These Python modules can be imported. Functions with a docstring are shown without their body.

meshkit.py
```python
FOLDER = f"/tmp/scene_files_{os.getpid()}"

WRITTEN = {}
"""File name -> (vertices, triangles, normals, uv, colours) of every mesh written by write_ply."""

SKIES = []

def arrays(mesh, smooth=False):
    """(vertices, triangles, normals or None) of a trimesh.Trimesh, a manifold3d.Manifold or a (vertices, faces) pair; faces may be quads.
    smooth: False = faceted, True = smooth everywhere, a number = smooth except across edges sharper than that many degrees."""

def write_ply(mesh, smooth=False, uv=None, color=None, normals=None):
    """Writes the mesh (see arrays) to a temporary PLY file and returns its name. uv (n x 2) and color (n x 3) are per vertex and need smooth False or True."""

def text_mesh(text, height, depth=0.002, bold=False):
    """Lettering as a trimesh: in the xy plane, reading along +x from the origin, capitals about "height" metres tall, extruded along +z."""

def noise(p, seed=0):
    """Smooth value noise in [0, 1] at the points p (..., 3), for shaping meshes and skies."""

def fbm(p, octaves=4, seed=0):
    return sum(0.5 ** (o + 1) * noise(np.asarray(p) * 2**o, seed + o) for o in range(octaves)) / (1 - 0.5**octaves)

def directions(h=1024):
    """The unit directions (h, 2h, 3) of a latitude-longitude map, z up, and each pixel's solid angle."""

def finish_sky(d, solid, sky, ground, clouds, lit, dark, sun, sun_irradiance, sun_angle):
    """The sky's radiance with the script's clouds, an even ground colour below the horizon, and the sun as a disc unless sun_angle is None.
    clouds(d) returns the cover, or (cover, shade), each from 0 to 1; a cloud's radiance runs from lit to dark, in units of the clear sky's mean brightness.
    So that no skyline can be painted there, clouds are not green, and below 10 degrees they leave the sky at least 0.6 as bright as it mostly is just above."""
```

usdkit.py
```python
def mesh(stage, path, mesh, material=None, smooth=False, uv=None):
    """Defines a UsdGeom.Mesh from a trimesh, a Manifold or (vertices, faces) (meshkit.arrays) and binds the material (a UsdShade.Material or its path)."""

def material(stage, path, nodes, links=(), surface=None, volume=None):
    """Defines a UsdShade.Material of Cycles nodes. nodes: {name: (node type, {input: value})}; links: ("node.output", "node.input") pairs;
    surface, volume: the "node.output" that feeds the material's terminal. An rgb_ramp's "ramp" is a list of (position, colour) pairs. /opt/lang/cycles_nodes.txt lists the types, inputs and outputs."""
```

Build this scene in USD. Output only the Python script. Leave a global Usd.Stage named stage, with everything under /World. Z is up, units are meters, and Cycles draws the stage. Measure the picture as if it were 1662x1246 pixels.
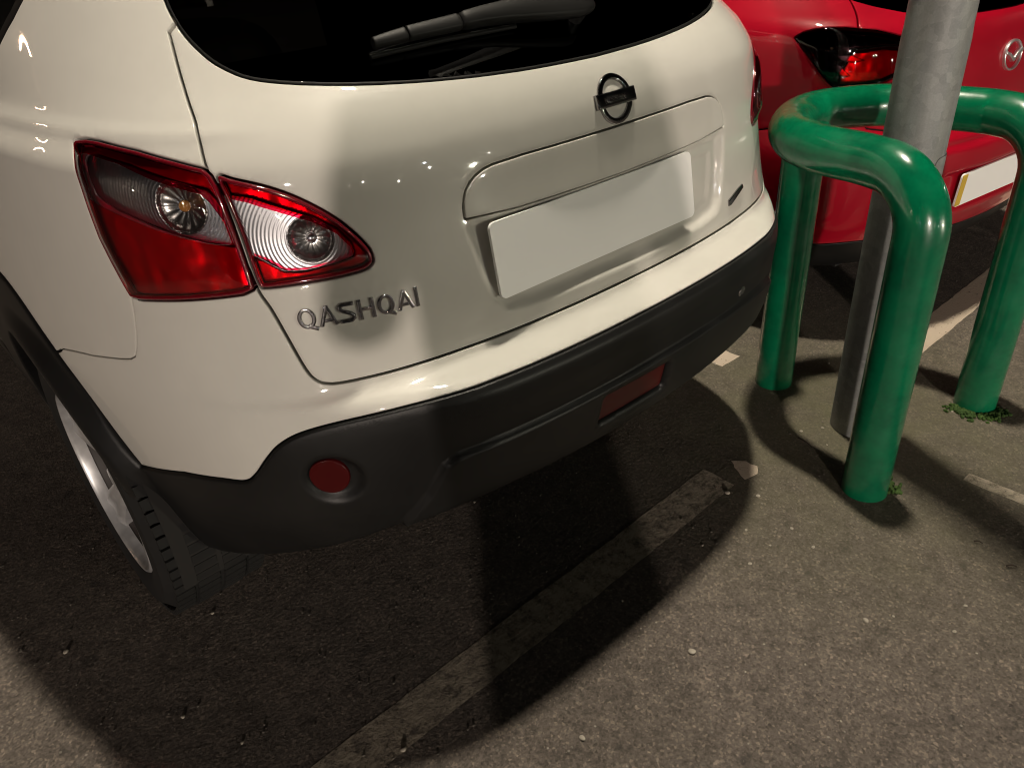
import math, random
import numpy as np, trimesh, shapely, manifold3d
from shapely import Polygon, LineString, Point, MultiPolygon
from shapely import affinity
from scipy.interpolate import PchipInterpolator, CubicSpline
from scipy.ndimage import gaussian_filter1d
from scipy.spatial import Delaunay
import usdkit, meshkit
from pxr import Usd, UsdGeom, UsdLux, UsdShade, Gf, Sdf, Vt

stage = Usd.Stage.CreateInMemory()
UsdGeom.SetStageUpAxis(stage, UsdGeom.Tokens.z)
UsdGeom.SetStageMetersPerUnit(stage, 1.0)
UsdGeom.Xform.Define(stage, '/World')
rng = np.random.default_rng(7)

# ------------------------------------------------------------------ camera: a phone held at chest height, tilted down and slightly rolled
EYE = np.array([-1.0661, -0.7999, 1.3661])
YAW, PITCH, ROLL = 0.7053, -0.5515, -0.0722
fwd = np.array([math.sin(YAW) * math.cos(PITCH), math.cos(YAW) * math.cos(PITCH), math.sin(PITCH)])
r0 = np.cross(fwd, [0, 0, 1.0]); r0 /= np.linalg.norm(r0)
u0 = np.cross(r0, fwd)
right = math.cos(ROLL) * r0 + math.sin(ROLL) * u0
up = -math.sin(ROLL) * r0 + math.cos(ROLL) * u0
cam = UsdGeom.Camera.Define(stage, '/World/camera')
cam.CreateHorizontalApertureAttr(36.0)
cam.CreateVerticalApertureAttr(36.0 * 767 / 1024)
cam.CreateFocalLengthAttr(36.0 * 1263.9 / 1662)
cam.CreateClippingRangeAttr(Gf.Vec2f(0.05, 300))
M4 = Gf.Matrix4d(*[float(x) for x in (*right, 0, *up, 0, *(-fwd), 0, *EYE, 1)])
cam.AddTransformOp().Set(M4)
cam.CreateExposureAttr(0.0)

# ------------------------------------------------------------------ night sky and the lamps of the car park
def vec_len(v): return float(np.linalg.norm(v))
FLOOD = np.array([-0.605, -0.775, 0.148]); FLOOD /= vec_len(FLOOD)       # towards the far floodlight behind the photographer
dome = UsdLux.DomeLight.Define(stage, '/World/sky')
dome.GetPrim().SetCustomDataByKey('kind', 'structure')
sky = usdkit.material(stage, '/World/Looks/night_sky', {
    'sky': ('sky_texture', {'sky_type': 'single_scattering', 'sun_disc': False, 'sun_elevation': math.asin(FLOOD[2]), 'sun_rotation': math.atan2(FLOOD[0], FLOOD[1])}),
    'warm': ('mix_color', {'blend_type': 'multiply', 'fac': 1.0, 'b': (1.0, 0.72, 0.5)}),
    'bg': ('background_shader', {'strength': 0.0003})},
    [('sky.color', 'warm.a'), ('warm.result', 'bg.color')], surface='bg.background')
UsdShade.MaterialBindingAPI.Apply(dome.GetPrim()).Bind(sky)

def aim(prim, d):
    """Points the -z axis of a light along d."""
    z = -np.asarray(d, float) / vec_len(d)
    x = np.cross([0, 0, 1.0] if abs(z[2]) < .99 else [0, 1.0, 0], z); x /= vec_len(x)
    y = np.cross(z, x)
    return x, y, z

flood = UsdLux.DistantLight.Define(stage, '/World/floodlight')
x_, y_, z_ = aim(flood, -FLOOD)
flood.AddTransformOp().Set(Gf.Matrix4d(*[float(q) for q in (*x_, 0, *y_, 0, *z_, 0, 0, 0, 0, 1)]))
flood.CreateNormalizeAttr(True)
flood.CreateIntensityAttr(0.38)
flood.CreateAngleAttr(1.6)
flood.CreateColorAttr(Gf.Vec3f(1.0, 0.86, 0.74))
LAMP = np.array([1.15, 0.66, 7.4])            # the lantern on the arm of the post inside the green guard

LANTERN_E = 2350.0
PERSON_SIDE = 0.155
# the lamps across the car park: x, y, height, colour, radiance, radius
LAMPS = [(-14, -16, 2.5, (1, .85, .7), 600, .05), (-6, -22, 2.8, (1, .85, .7), 840, .06), (4, -20, 2.2, (1, .92, .8), 840, .06), (-20, -6, 2.5, (.8, .88, 1), 840, .06), (-11, -9, 1.9, (1, .85, .7), 480, .045),
         (9.5, -24, 0.8, (1, .95, .74), 3300, .2), (-2.5, -13, 2.1, (1, .9, .8), 480, .045), (-24, 6, 2.5, (1, .8, .6), 840, .07), (5, -27, 3.7, (.9, .95, 1), 1080, .08), (-17, -11, 3.4, (1, .88, .72), 840, .06),  # first entry: unseen low lamp, added to lift the shadowed tailgate
         (-9, -15, 1.5, (1, .85, .7), 600, .045), (0.5, -17, 1.6, (1, .9, .8), 600, .05), (7, -15, 1.6, (1, .92, .82), 600, .05), (-15, -2, 1.6, (1, .8, .62), 600, .05), (17, -5, 2.8, (1, .9, .8), 840, .06)]
# ------------------------------------------------------------------ helpers
taken = {}
def numbered(name, parent='/World'):
    k = taken.get((parent, name), 0); taken[(parent, name)] = k + 1
    return name if k == 0 else f'{name}_{k:03d}'
def tag(prim, label=None, cat=None, group=None, kind=None):
    for k, v in (('label', label), ('category', cat), ('group', group), ('kind', kind)):
        if v: prim.SetCustomDataByKey(k, v)
    return prim
def obj(name, mesh, mat, parent=None, smooth=35, label=None):
    par = str(parent.GetPath()) if parent is not None else '/World'
    m = usdkit.mesh(stage, f'{par}/{numbered(name, par)}', mesh, mat, smooth=smooth)
    if label: m.GetPrim().SetCustomDataByKey('label', label)
    return m.GetPrim()
def thing(name, label, cat, loc=(0, 0, 0), rz=0.0, group=None):
    x = UsdGeom.Xform.Define(stage, '/World/' + numbered(name))
    x.AddTranslateOp().Set(Gf.Vec3d(*map(float, loc)))
    if rz: x.AddRotateZOp().Set(float(rz))
    return tag(x.GetPrim(), label, cat, group)
def cat(*ms): return trimesh.util.concatenate([m for m in ms if m is not None])
def box(sx, sy, sz, c=(0, 0, 0), bev=0.0):
    if bev <= 0:
        m = trimesh.creation.box((sx, sy, sz))
    else:
        pts = []
        for a in (-1, 1):
            for b in (-1, 1):
                for d in (-1, 1):
                    for k in range(3):
                        h = np.array([sx, sy, sz]) / 2 - bev; h[k] += bev
                        pts.append(h * (a, b, d))
        m = trimesh.convex.convex_hull(np.array(pts))
    m.apply_translation(c); return m
def tube(path, rad, n=20, caps=True):
    """A round tube along a polyline; rad a number or one per point."""
    P = np.asarray(path, float); rad = np.broadcast_to(rad, len(P))
    T = np.gradient(P, axis=0); T /= np.linalg.norm(T, axis=1, keepdims=True)
    a = np.array([0, 0, 1.0]) if abs(T[0, 2]) < .9 else np.array([1.0, 0, 0])
    nrm = np.cross(T[0], a); nrm /= vec_len(nrm)
    V = []
    for p, t, r in zip(P, T, rad):
        nrm = nrm - t * (nrm @ t); nrm /= vec_len(nrm)
        b = np.cross(t, nrm); th = np.linspace(0, 2 * np.pi, n, endpoint=False)
        V.append(p + r * (np.cos(th)[:, None] * nrm + np.sin(th)[:, None] * b))
    V = np.vstack(V); F = []
    for i in range(len(P) - 1):
        for j in range(n):
            a0, b0 = i * n + j, i * n + (j + 1) % n
            F += [[a0, b0, b0 + n], [a0, b0 + n, a0 + n]]
    if caps:
        V = np.vstack([V, P[0], P[-1]]); k = len(V)
        for j in range(n):
            F.append([k - 2, (j + 1) % n, j]); F.append([k - 1, (len(P) - 1) * n + j, (len(P) - 1) * n + (j + 1) % n])
    return trimesh.Trimesh(V, np.array(F), process=False)
def fillet(pts, rads, n=12):
    """A polyline through pts with round corners."""
    P = [np.asarray(p, float) for p in pts]; out = [P[0]]
    for i in range(1, len(P) - 1):
        a, b, c = P[i - 1], P[i], P[i + 1]; u = (a - b) / vec_len(a - b); v = (c - b) / vec_len(c - b)
        ang = math.acos(np.clip(u @ v, -1, 1)); r = rads[i - 1]
        d = r / math.tan(ang / 2); w = (u + v) / vec_len(u + v); ctr = b + w * r / math.sin(ang / 2)
        s, e = b + u * d - ctr, b + v * d - ctr; tot = math.pi - ang
        for k in range(n + 1):
            f = k / n
            q = (math.sin((1 - f) * tot) * s + math.sin(f * tot) * e) / math.sin(tot)
            out.append(ctr + q)
    out.append(P[-1]); return np.array(out)
def resample(path, step):
    P = np.asarray(path, float); d = np.concatenate([[0], np.cumsum(np.linalg.norm(np.diff(P, axis=0), axis=1))])
    q = np.linspace(0, d[-1], max(2, int(d[-1] / step) + 1))
    return np.stack([np.interp(q, d, P[:, k]) for k in range(P.shape[1])], 1)
def lathe(prof, n=48, axis='z'):
    """prof: (radius, height) points."""
    m = trimesh.creation.revolve(np.asarray(prof, float), sections=n)
    if axis == 'x': m.apply_transform(trimesh.transformations.rotation_matrix(math.pi / 2, [0, 1, 0]))
    if axis == 'y': m.apply_transform(trimesh.transformations.rotation_matrix(-math.pi / 2, [1, 0, 0]))
    return m
def sstep(a, b, x):
    q = np.clip((x - a) / (b - a), 0, 1); return q * q * (3 - 2 * q)
def rounded(P, r): return P.buffer(r).buffer(-2 * r).buffer(r)
def smooth_line(pts, n=8, closed=False):
    """Points along a Catmull-Rom curve through pts."""
    P = np.asarray(pts, float); out = []
    N = len(P); rngk = range(N if closed else N - 1)
    for i in rngk:
        if closed: a, b, c, d = P[i - 1], P[i], P[(i + 1) % N], P[(i + 2) % N]
        else: a, b, c, d = P[max(i - 1, 0)], P[i], P[i + 1], P[min(i + 2, N - 1)]
        for k in range(n):
            q = k / n
            out.append(.5 * (2 * b + (c - a) * q + (2 * a - 5 * b + 4 * c - d) * q * q + (3 * b - a - 3 * c + d) * q ** 3))
    if not closed: out.append(P[-1])
    return np.array(out)

# ------------------------------------------------------------------ car bodies: a surface over (s, t), s along the plan outline from the middle of the tail, t up the profile
class Body:
    def __init__(self, px, py, prof, fade_end=1.5, led_range=(.38, .68), rear_range=(.10, .62)):
        px, py = np.array(px), np.array(py)
        self.k = np.concatenate([[0], np.cumsum(np.hypot(np.diff(px), np.diff(py)))])
        self.fx = CubicSpline(np.concatenate([-self.k[:0:-1], self.k]), np.concatenate([-px[:0:-1], px]))
        self.fy = CubicSpline(np.concatenate([-self.k[:0:-1], self.k]), np.concatenate([py[:0:-1], py]))
        self.t = np.linspace(0, prof[-1, 0], int(prof[-1, 0] * 1000) + 1)
        tab = lambda c, sg: gaussian_filter1d(PchipInterpolator(prof[:, 0], prof[:, c])(self.t), sg, mode='nearest')
        self.T = [tab(1, 5), tab(2, 5), tab(3, 12), tab(4, 10), tab(5, 8)]
        self.fade_end, self.lr, self.rr = fade_end, led_range, rear_range
        self.sculpt = None
        self.py = (self.k, py)
    def S(self, s, t):
        s, t = np.asarray(s, float), np.asarray(t, float)
        X, Y = self.fx(s), self.fy(s)
        g = lambda k: np.interp(t, self.t, self.T[k])
        a = 1 - sstep(*self.rr, Y)
        led = 1 - sstep(*self.lr, np.abs(X))
        y0 = g(1) * led + g(2) * (1 - led)
        fade = 1 - sstep(.5, self.fade_end, Y) * .85
        return np.stack([X * g(4), Y + y0 * fade, g(0) * a + g(3) * (1 - a)], -1)
    def N(self, s, t, e=1.5e-3):
        n = np.cross(self.S(s + e, t) - self.S(s - e, t), self.S(s, t + e) - self.S(s, t - e))
        return n / np.maximum(np.linalg.norm(n, axis=-1, keepdims=True), 1e-12)
    def P(self, s, t, off=0.0, sculpt=True):
        s, t = np.asarray(s, float), np.asarray(t, float)
        d = np.asarray(off, float) + (self.sculpt(s, t) if (sculpt and self.sculpt) else 0)
        return self.S(s, t) + self.N(s, t) * np.broadcast_to(d, s.shape)[..., None]
    def s_of_y(self, y, side=-1): return side * np.interp(y, self.py[1], self.py[0])
    def t_of_z(self, z, side=True): return np.interp(z, self.T[3] if side else self.T[0], self.t)

def _ring(poly, step):
    """Evenly spaced closed rings (exterior and holes) of a polygon."""
    out = []
    for g in getattr(poly, 'geoms', [poly]):
        if g.is_empty: continue
        for r in (g.exterior, *g.interiors):
            n = max(6, int(r.length / step)); c = np.array(r.coords)
            d = np.concatenate([[0], np.cumsum(np.hypot(*np.diff(c, axis=0).T))])
            # keep sharp corners: sample each straight piece
            keep = [0.0]
            for i in range(1, len(d)):
                m = max(1, int(math.ceil((d[i] - d[i - 1]) / step - 1e-9))) if d[i] - d[i - 1] > step else 1
                keep += list(d[i - 1] + (d[i] - d[i - 1]) * np.arange(1, m + 1) / m)
            q = np.array(keep[:-1]); sel = [0]
            for i in range(1, len(q)):
                if q[i] - q[sel[-1]] > step * .45: sel.append(i)
            q = q[sel]
            out.append(np.stack([np.interp(q, d, c[:, 0]), np.interp(q, d, c[:, 1])], 1))
    return out

def panel(body, poly, h=.008, off=0.0, r=.003, skirt=.014, edge=.004, sculpt=True, extra=None, mirror=False):
    """A piece of the skin over poly in (s, t), lifted by off, its edges rolled over with radius r into a skirt.
    extra(s, t) adds more relief. Returns one mesh; mirror gives the piece on the other side of the car."""
    if mirror: poly = affinity.scale(poly, -1, 1, origin=(0, 0))
    meshes = []
    for g in getattr(poly, 'geoms', [poly]):
        if g.is_empty or g.area < 1e-7: continue
        g = shapely.segmentize(g.simplify(2e-5), 1.0)
        rings0 = _ring(g, edge)
        pts, dep, nb = [np.vstack(rings0)], [np.full(sum(map(len, rings0)), r)], sum(map(len, rings0))
        for f in ((.3, .8) if r > 0 else ()):
            q = g.buffer(-r * f, join_style='mitre')
            if not q.is_empty:
                c = np.vstack(_ring(q, edge)); pts.append(c); dep.append(np.full(len(c), r - math.sqrt(max(r * r - (r - r * f) ** 2, 0))))
        q = g.buffer(-r * 1.6 - h * .25)
        if not q.is_empty:
            x0, y0, x1, y1 = q.bounds
            X, Y = np.meshgrid(np.arange(x0, x1 + h, h), np.arange(y0, y1 + h, h * .866))
            X = X + (np.arange(X.shape[0]) % 2)[:, None] * h / 2
            X, Y = X.ravel(), Y.ravel(); m = shapely.contains_xy(q, X, Y)
            pts.append(np.stack([X[m], Y[m]], 1)); dep.append(np.zeros(m.sum()))
        A, D = np.vstack(pts), np.concatenate(dep)
        F = Delaunay(A + rng.normal(0, 1e-7, A.shape)).simplices
        c = A[F].mean(1); F = F[shapely.contains_xy(g, c[:, 0], c[:, 1])]
        a, b, d = A[F[:, 0]], A[F[:, 1]], A[F[:, 2]]
        ar = (b[:, 0] - a[:, 0]) * (d[:, 1] - a[:, 1]) - (b[:, 1] - a[:, 1]) * (d[:, 0] - a[:, 0])
        F = F[np.abs(ar) > 1e-11]; ar = ar[np.abs(ar) > 1e-11]
        F[ar < 0] = F[ar < 0][:, ::-1]
        o = off - D + (extra(A[:, 0], A[:, 1]) if extra else 0)
        V = body.P(A[:, 0], A[:, 1], o, sculpt)
        if skirt > 0:
            Bs = A[:nb]; ob = o[:nb] - skirt
            V = np.vstack([V, body.P(Bs[:, 0], Bs[:, 1], ob, sculpt)]); k0 = len(A); j = 0; FF = []
            for rg in rings0:
                n = len(rg); area = .5 * np.sum(rg[:, 0] * np.roll(rg[:, 1], -1) - np.roll(rg[:, 0], -1) * rg[:, 1])
                outer = rg is rings0[0]
                ccw = area > 0
                for i in range(n):
                    p, q_ = j + i, j + (i + 1) % n
                    tri = [[p, k0 + p, k0 + q_], [p, k0 + q_, q_]]
                    if ccw != outer: tri = [t_[::-1] for t_ in tri]
                    if not outer: tri = [t_ for t_ in tri]
                    FF += tri
                j += n
            F = np.vstack([F, np.array(FF)])
        meshes.append(trimesh.Trimesh(V, F, process=False))
    return cat(*meshes)

def zmap(P, f): return Polygon(f(np.array(P.exterior.coords)), [f(np.array(i.coords)) for i in P.interiors])

WPX = [0.0, 0.2, 0.38, 0.52, 0.6416, 0.7379, 0.8032, 0.8426, 0.8666, 0.8826, 0.89, 0.89, 0.885, 0.87]
WPY = [0.0, 0.0057, 0.0259, 0.0618, 0.1264, 0.2227, 0.352, 0.5016, 0.6638, 0.8529, 1.0874, 1.6, 2.4, 3.3]
WPR = np.array([
 [0.00,.285,.20,.20,.20,.900],[0.05,.30,.145,.145,.25,.925],[0.12,.345,.100,.100,.32,.955],[0.24,.445,.058,.058,.43,.975],
 [0.36,.565,.022,.034,.54,.990],[0.44,.638,.008,.037,.625,.997],[0.48,.674,.001,.042,.663,.999],[0.508,.699,.000,.048,.692,1.0],
 [0.522,.711,.007,.052,.706,1.0],[0.540,.721,.026,.057,.724,.999],[0.560,.728,.052,.062,.743,.998],[0.576,.736,.071,.066,.757,.997],
 [0.592,.748,.078,.070,.770,.996],[0.64,.785,.084,.080,.81,.993],[0.74,.877,.097,.097,.895,.986],[0.84,.975,.112,.112,.985,.975],
 [0.90,1.033,.120,.120,1.04,.968],[0.935,1.067,.127,.127,1.072,.962],[0.955,1.085,.134,.134,1.088,.952],[0.985,1.110,.148,.148,1.11,.935],
 [1.02,1.135,.170,.170,1.14,.919],[1.06,1.160,.200,.200,1.175,.906],[1.12,1.200,.240,.240,1.22,.890],[1.30,1.335,.355,.355,1.345,.838],
 [1.50,1.475,.480,.480,1.47,.772],[1.58,1.535,.550,.550,1.53,.73],[1.66,1.575,.65,.65,1.58,.63]])
white = Body(WPX, WPY, WPR)

RPX = [0.0, 0.2, 0.38, 0.52, 0.63, 0.71, 0.765, 0.80, 0.82, 0.83, 0.83, 0.83, 0.82, 0.80]
RPY = [0.0, 0.006, 0.03, 0.07, 0.13, 0.21, 0.32, 0.46, 0.64, 0.85, 1.2, 1.8, 2.4, 3.2]
RPR = np.array([
 [0.00,.20,.14,.14,.20,.94],[0.08,.28,.07,.07,.28,.97],[0.16,.36,.03,.03,.36,.985],[0.22,.42,.006,.006,.42,.995],[0.34,.54,.0,.0,.54,1.0],[0.42,.62,.008,.008,.62,1.0],
 [0.46,.655,.03,.03,.66,.998],[0.48,.668,.055,.05,.68,.997],[0.51,.69,.07,.07,.71,.995],[0.60,.775,.078,.08,.79,.99],[0.70,.87,.088,.09,.88,.985],
 [0.78,.945,.10,.10,.95,.98],[0.82,.98,.115,.115,.98,.972],[0.86,1.005,.15,.14,1.01,.955],[0.92,1.035,.215,.20,1.045,.92],
 [1.00,1.08,.30,.29,1.09,.88],[1.20,1.22,.52,.52,1.25,.78],[1.34,1.33,.72,.72,1.34,.70],[1.42,1.37,.88,.88,1.38,.60]])
redb = Body(RPX, RPY, RPR, fade_end=1.6, led_range=(.45, .70))
RED_AT, RED_YAW = (1.968, 0.035), -0.1068

# ------------------------------------------------------------------ materials
def mat(name, nodes, links=(), surface='p.BSDF', **k): return usdkit.material(stage, '/World/Looks/' + name, nodes, links, surface=surface, **k)
def plain(name, col, rough=.5, **k): return mat(name, {'p': ('principled_bsdf', {'base_color': col, 'roughness': rough, **k})})
def car_paint(name, col, flake=.0, dirt=.06):
    return mat(name, {'tc': ('texture_coordinate', {}), 'n': ('noise_texture', {'scale': 5.0, 'detail': 6.0, 'roughness': .65}),
        'r': ('rgb_ramp', {'ramp': [(0.3, tuple(c * (1 - dirt) for c in col)), (0.7, col)]}),
        'n2': ('noise_texture', {'scale': 2600.0, 'detail': 1.0}), 'b': ('bump', {'strength': .02, 'distance': .0005}),
        'n3': ('noise_texture', {'scale': 14.0, 'detail': 5.0}), 'r3': ('rgb_ramp', {'ramp': [(0.35, (.018, .018, .018)), (0.75, (.05, .05, .05))]}),
        'p': ('principled_bsdf', {'roughness': .38, 'metallic': flake, 'coat_weight': 1.0, 'coat_roughness': .04, 'coat_ior': 1.5, 'specular_ior_level': .08})},
        [('tc.object', 'n.vector'), ('n.fac', 'r.fac'), ('r.color', 'p.base_color'), ('tc.object', 'n2.vector'), ('n2.fac', 'b.height'), ('b.normal', 'p.normal'),
         ('tc.object', 'n3.vector'), ('n3.fac', 'r3.fac'), ('r3.color', 'p.coat_roughness')])
def pane(name, col, rough=.03, ior=1.5):
    return mat(name, {'f': ('fresnel', {'IOR': ior}), 't': ('transparent_bsdf', {'color': col}), 'g': ('glossy_bsdf', {'color': (1, 1, 1), 'roughness': rough}), 'm': ('mix_closure', {})},
               [('f.fac', 'm.fac'), ('t.BSDF', 'm.closure1'), ('g.BSDF', 'm.closure2')], surface='m.closure')
def grained(name, col, col2, rough, scale, bump, dist=.001, spec=.5):
    return mat(name, {'tc': ('texture_coordinate', {}), 'n': ('noise_texture', {'scale': scale, 'detail': 4.0}), 'n2': ('noise_texture', {'scale': 7.0, 'detail': 5.0}),
        'r': ('rgb_ramp', {'ramp': [(0.35, col), (0.7, col2)]}), 'b': ('bump', {'strength': bump, 'distance': dist}),
        'p': ('principled_bsdf', {'roughness': rough, 'specular_ior_level': spec})},
        [('tc.object', 'n.vector'), ('tc.object', 'n2.vector'), ('n.fac', 'b.height'), ('n2.fac', 'r.fac'), ('r.color', 'p.base_color'), ('b.normal', 'p.normal')])

M = dict(
 white=car_paint('white_paint', (.62, .605, .56)),
 red=car_paint('red_paint', (.36, .003, .016), dirt=.15),
 black=grained('textured_black_plastic', (.006, .006, .0062), (.010, .010, .010), .42, 900.0, .25, spec=.3),
 void=plain('dark_void', (.004, .004, .004), .9),
 liner=plain('wheel_arch_felt', (.012, .011, .010), .95),
 rubber=grained('tyre_rubber', (.009, .009, .009), (.014, .0135, .013), .8, 300.0, .3, spec=.3),
 seal=plain('window_seal_rubber', (.006, .006, .006), .6, specular_ior_level=.2),
 glass=mat('privacy_glass', {'f': ('fresnel', {'IOR': 1.5}), 't': ('transparent_bsdf', {'color': (.05, .05, .05)}), 'g': ('glossy_bsdf', {'color': (1, 1, 1), 'roughness': .015}), 'm': ('mix_closure', {})},
     [('f.fac', 'm.fac'), ('t.BSDF', 'm.closure1'), ('g.BSDF', 'm.closure2')], surface='m.closure'),
 clear=pane('clear_lens', (.93, .93, .93)),
 redlens=pane('red_lens', (.80, .012, .055)),
 redlens_dim=pane('dim_red_lens', (.45, .006, .022)),
 darkred=pane('dark_red_lens', (.32, .006, .015)),
 rimred=plain('lens_rim_red', (.13, .003, .009), .12, coat_weight=1.0),
 smoked=pane('smoked_lens', (.16, .11, .12)),
 chrome=plain('chrome', (.62, .62, .64), .09, metallic=1.0),
 darkchrome=plain('black_chrome', (.36, .35, .36), .13, metallic=1.0),
 reflector=plain('lamp_reflector', (.40, .40, .42), .30, metallic=1.0),
 silver=mat('alloy_paint', {'tc': ('texture_coordinate', {}), 'n': ('noise_texture', {'scale': 30.0, 'detail': 5.0}), 'r': ('rgb_ramp', {'ramp': [(0.3, (.52, .52, .53)), (0.7, (.72, .72, .73))]}),
     'p': ('principled_bsdf', {'metallic': .6, 'roughness': .36, 'coat_weight': .5})}, [('tc.object', 'n.vector'), ('n.fac', 'r.fac'), ('r.color', 'p.base_color')]),
 tray=plain('lamp_tray', (.11, .003, .008), .5),
 bowl=plain('bulb_bowl', (.36, .35, .34), .24, metallic=1.0),
 redback=plain('red_lamp_reflector', (.60, .58, .58), .34, metallic=.8),
 bulb=plain('bulb_glass', (.35, .16, .04), .1),
 retro=plain('red_reflector_plastic', (.050, .0025, .003), .3, specular_ior_level=.2),
 plate=plain('number_plate_white', (.93, .93, .92), .35),
 plate_y=plain('number_plate_yellow', (.62, .42, .05), .35),
 wiper=plain('wiper_plastic', (.007, .007, .007), .5, specular_ior_level=.18),
 brake=plain('brake_iron', (.03, .024, .022), .6),
)
# the guard's green gloss paint, chipped and scuffed
M['green'] = mat('green_gloss_paint', {'tc': ('texture_coordinate', {}), 'n': ('noise_texture', {'scale': 9.0, 'detail': 8.0, 'roughness': .7}), 'r': ('rgb_ramp', {'ramp': [(0.25, (.001, .085, .040)), (0.55, (.001, .150, .064)), (0.8, (.003, .18, .078))]}),
    'n2': ('noise_texture', {'scale': 38.0, 'detail': 10.0, 'roughness': .8}), 'r2': ('rgb_ramp', {'ramp': [(0.73, (0, 0, 0)), (0.77, (1, 1, 1))]}), 'mx': ('mix_color', {'b': (.10, .14, .075)}),
    'n3': ('noise_texture', {'scale': 70.0, 'detail': 3.0}), 'b': ('bump', {'strength': .12, 'distance': .0015}), 'n4': ('noise_texture', {'scale': 12.0, 'detail': 6.0}), 'r4': ('rgb_ramp', {'ramp': [(0.35, (.14, .14, .14)), (0.7, (.38, .38, .38))]}),
    'p': ('principled_bsdf', {'roughness': .2, 'coat_weight': .6, 'coat_roughness': .08})},
    [('tc.object', 'n.vector'), ('n.fac', 'r.fac'), ('tc.object', 'n2.vector'), ('n2.fac', 'r2.fac'), ('r.color', 'mx.a'), ('r2.color', 'mx.fac'), ('mx.result', 'p.base_color'),
     ('tc.object', 'n3.vector'), ('n3.fac', 'b.height'), ('b.normal', 'p.normal'), ('tc.object', 'n4.vector'), ('n4.fac', 'r4.fac'), ('r4.color', 'p.roughness')])
M['galv'] = mat('galvanised_steel', {'tc': ('texture_coordinate', {}), 'v': ('voronoi_texture', {'scale': 55.0}), 'n': ('noise_texture', {'scale': 260.0, 'detail': 4.0}), 'mxv': ('mix_color', {'fac': .6}),
    'r': ('rgb_ramp', {'ramp': [(0.2, (.22, .23, .232)), (0.8, (.36, .37, .368))]}), 'mp': ('mapping', {'scale': (30, 30, 1.2)}), 'n2': ('noise_texture', {'scale': 1.0, 'detail': 5.0}), 'r2': ('rgb_ramp', {'ramp': [(0.4, (.82, .81, .78)), (0.7, (1, 1, 1))]}),
    'mu': ('mix_color', {'blend_type': 'multiply', 'fac': 1.0}), 'b': ('bump', {'strength': .15, 'distance': .0006}), 'p': ('principled_bsdf', {'metallic': .25, 'roughness': .55})},
    [('tc.object', 'v.vector'), ('tc.object', 'n.vector'), ('v.color', 'mxv.a'), ('n.color', 'mxv.b'), ('mxv.result', 'r.fac'), ('tc.object', 'mp.vector'), ('mp.vector', 'n2.vector'), ('n2.fac', 'r2.fac'),
     ('r.color', 'mu.a'), ('r2.color', 'mu.b'), ('mu.result', 'p.base_color'), ('n.fac', 'b.height'), ('b.normal', 'p.normal')])

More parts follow.
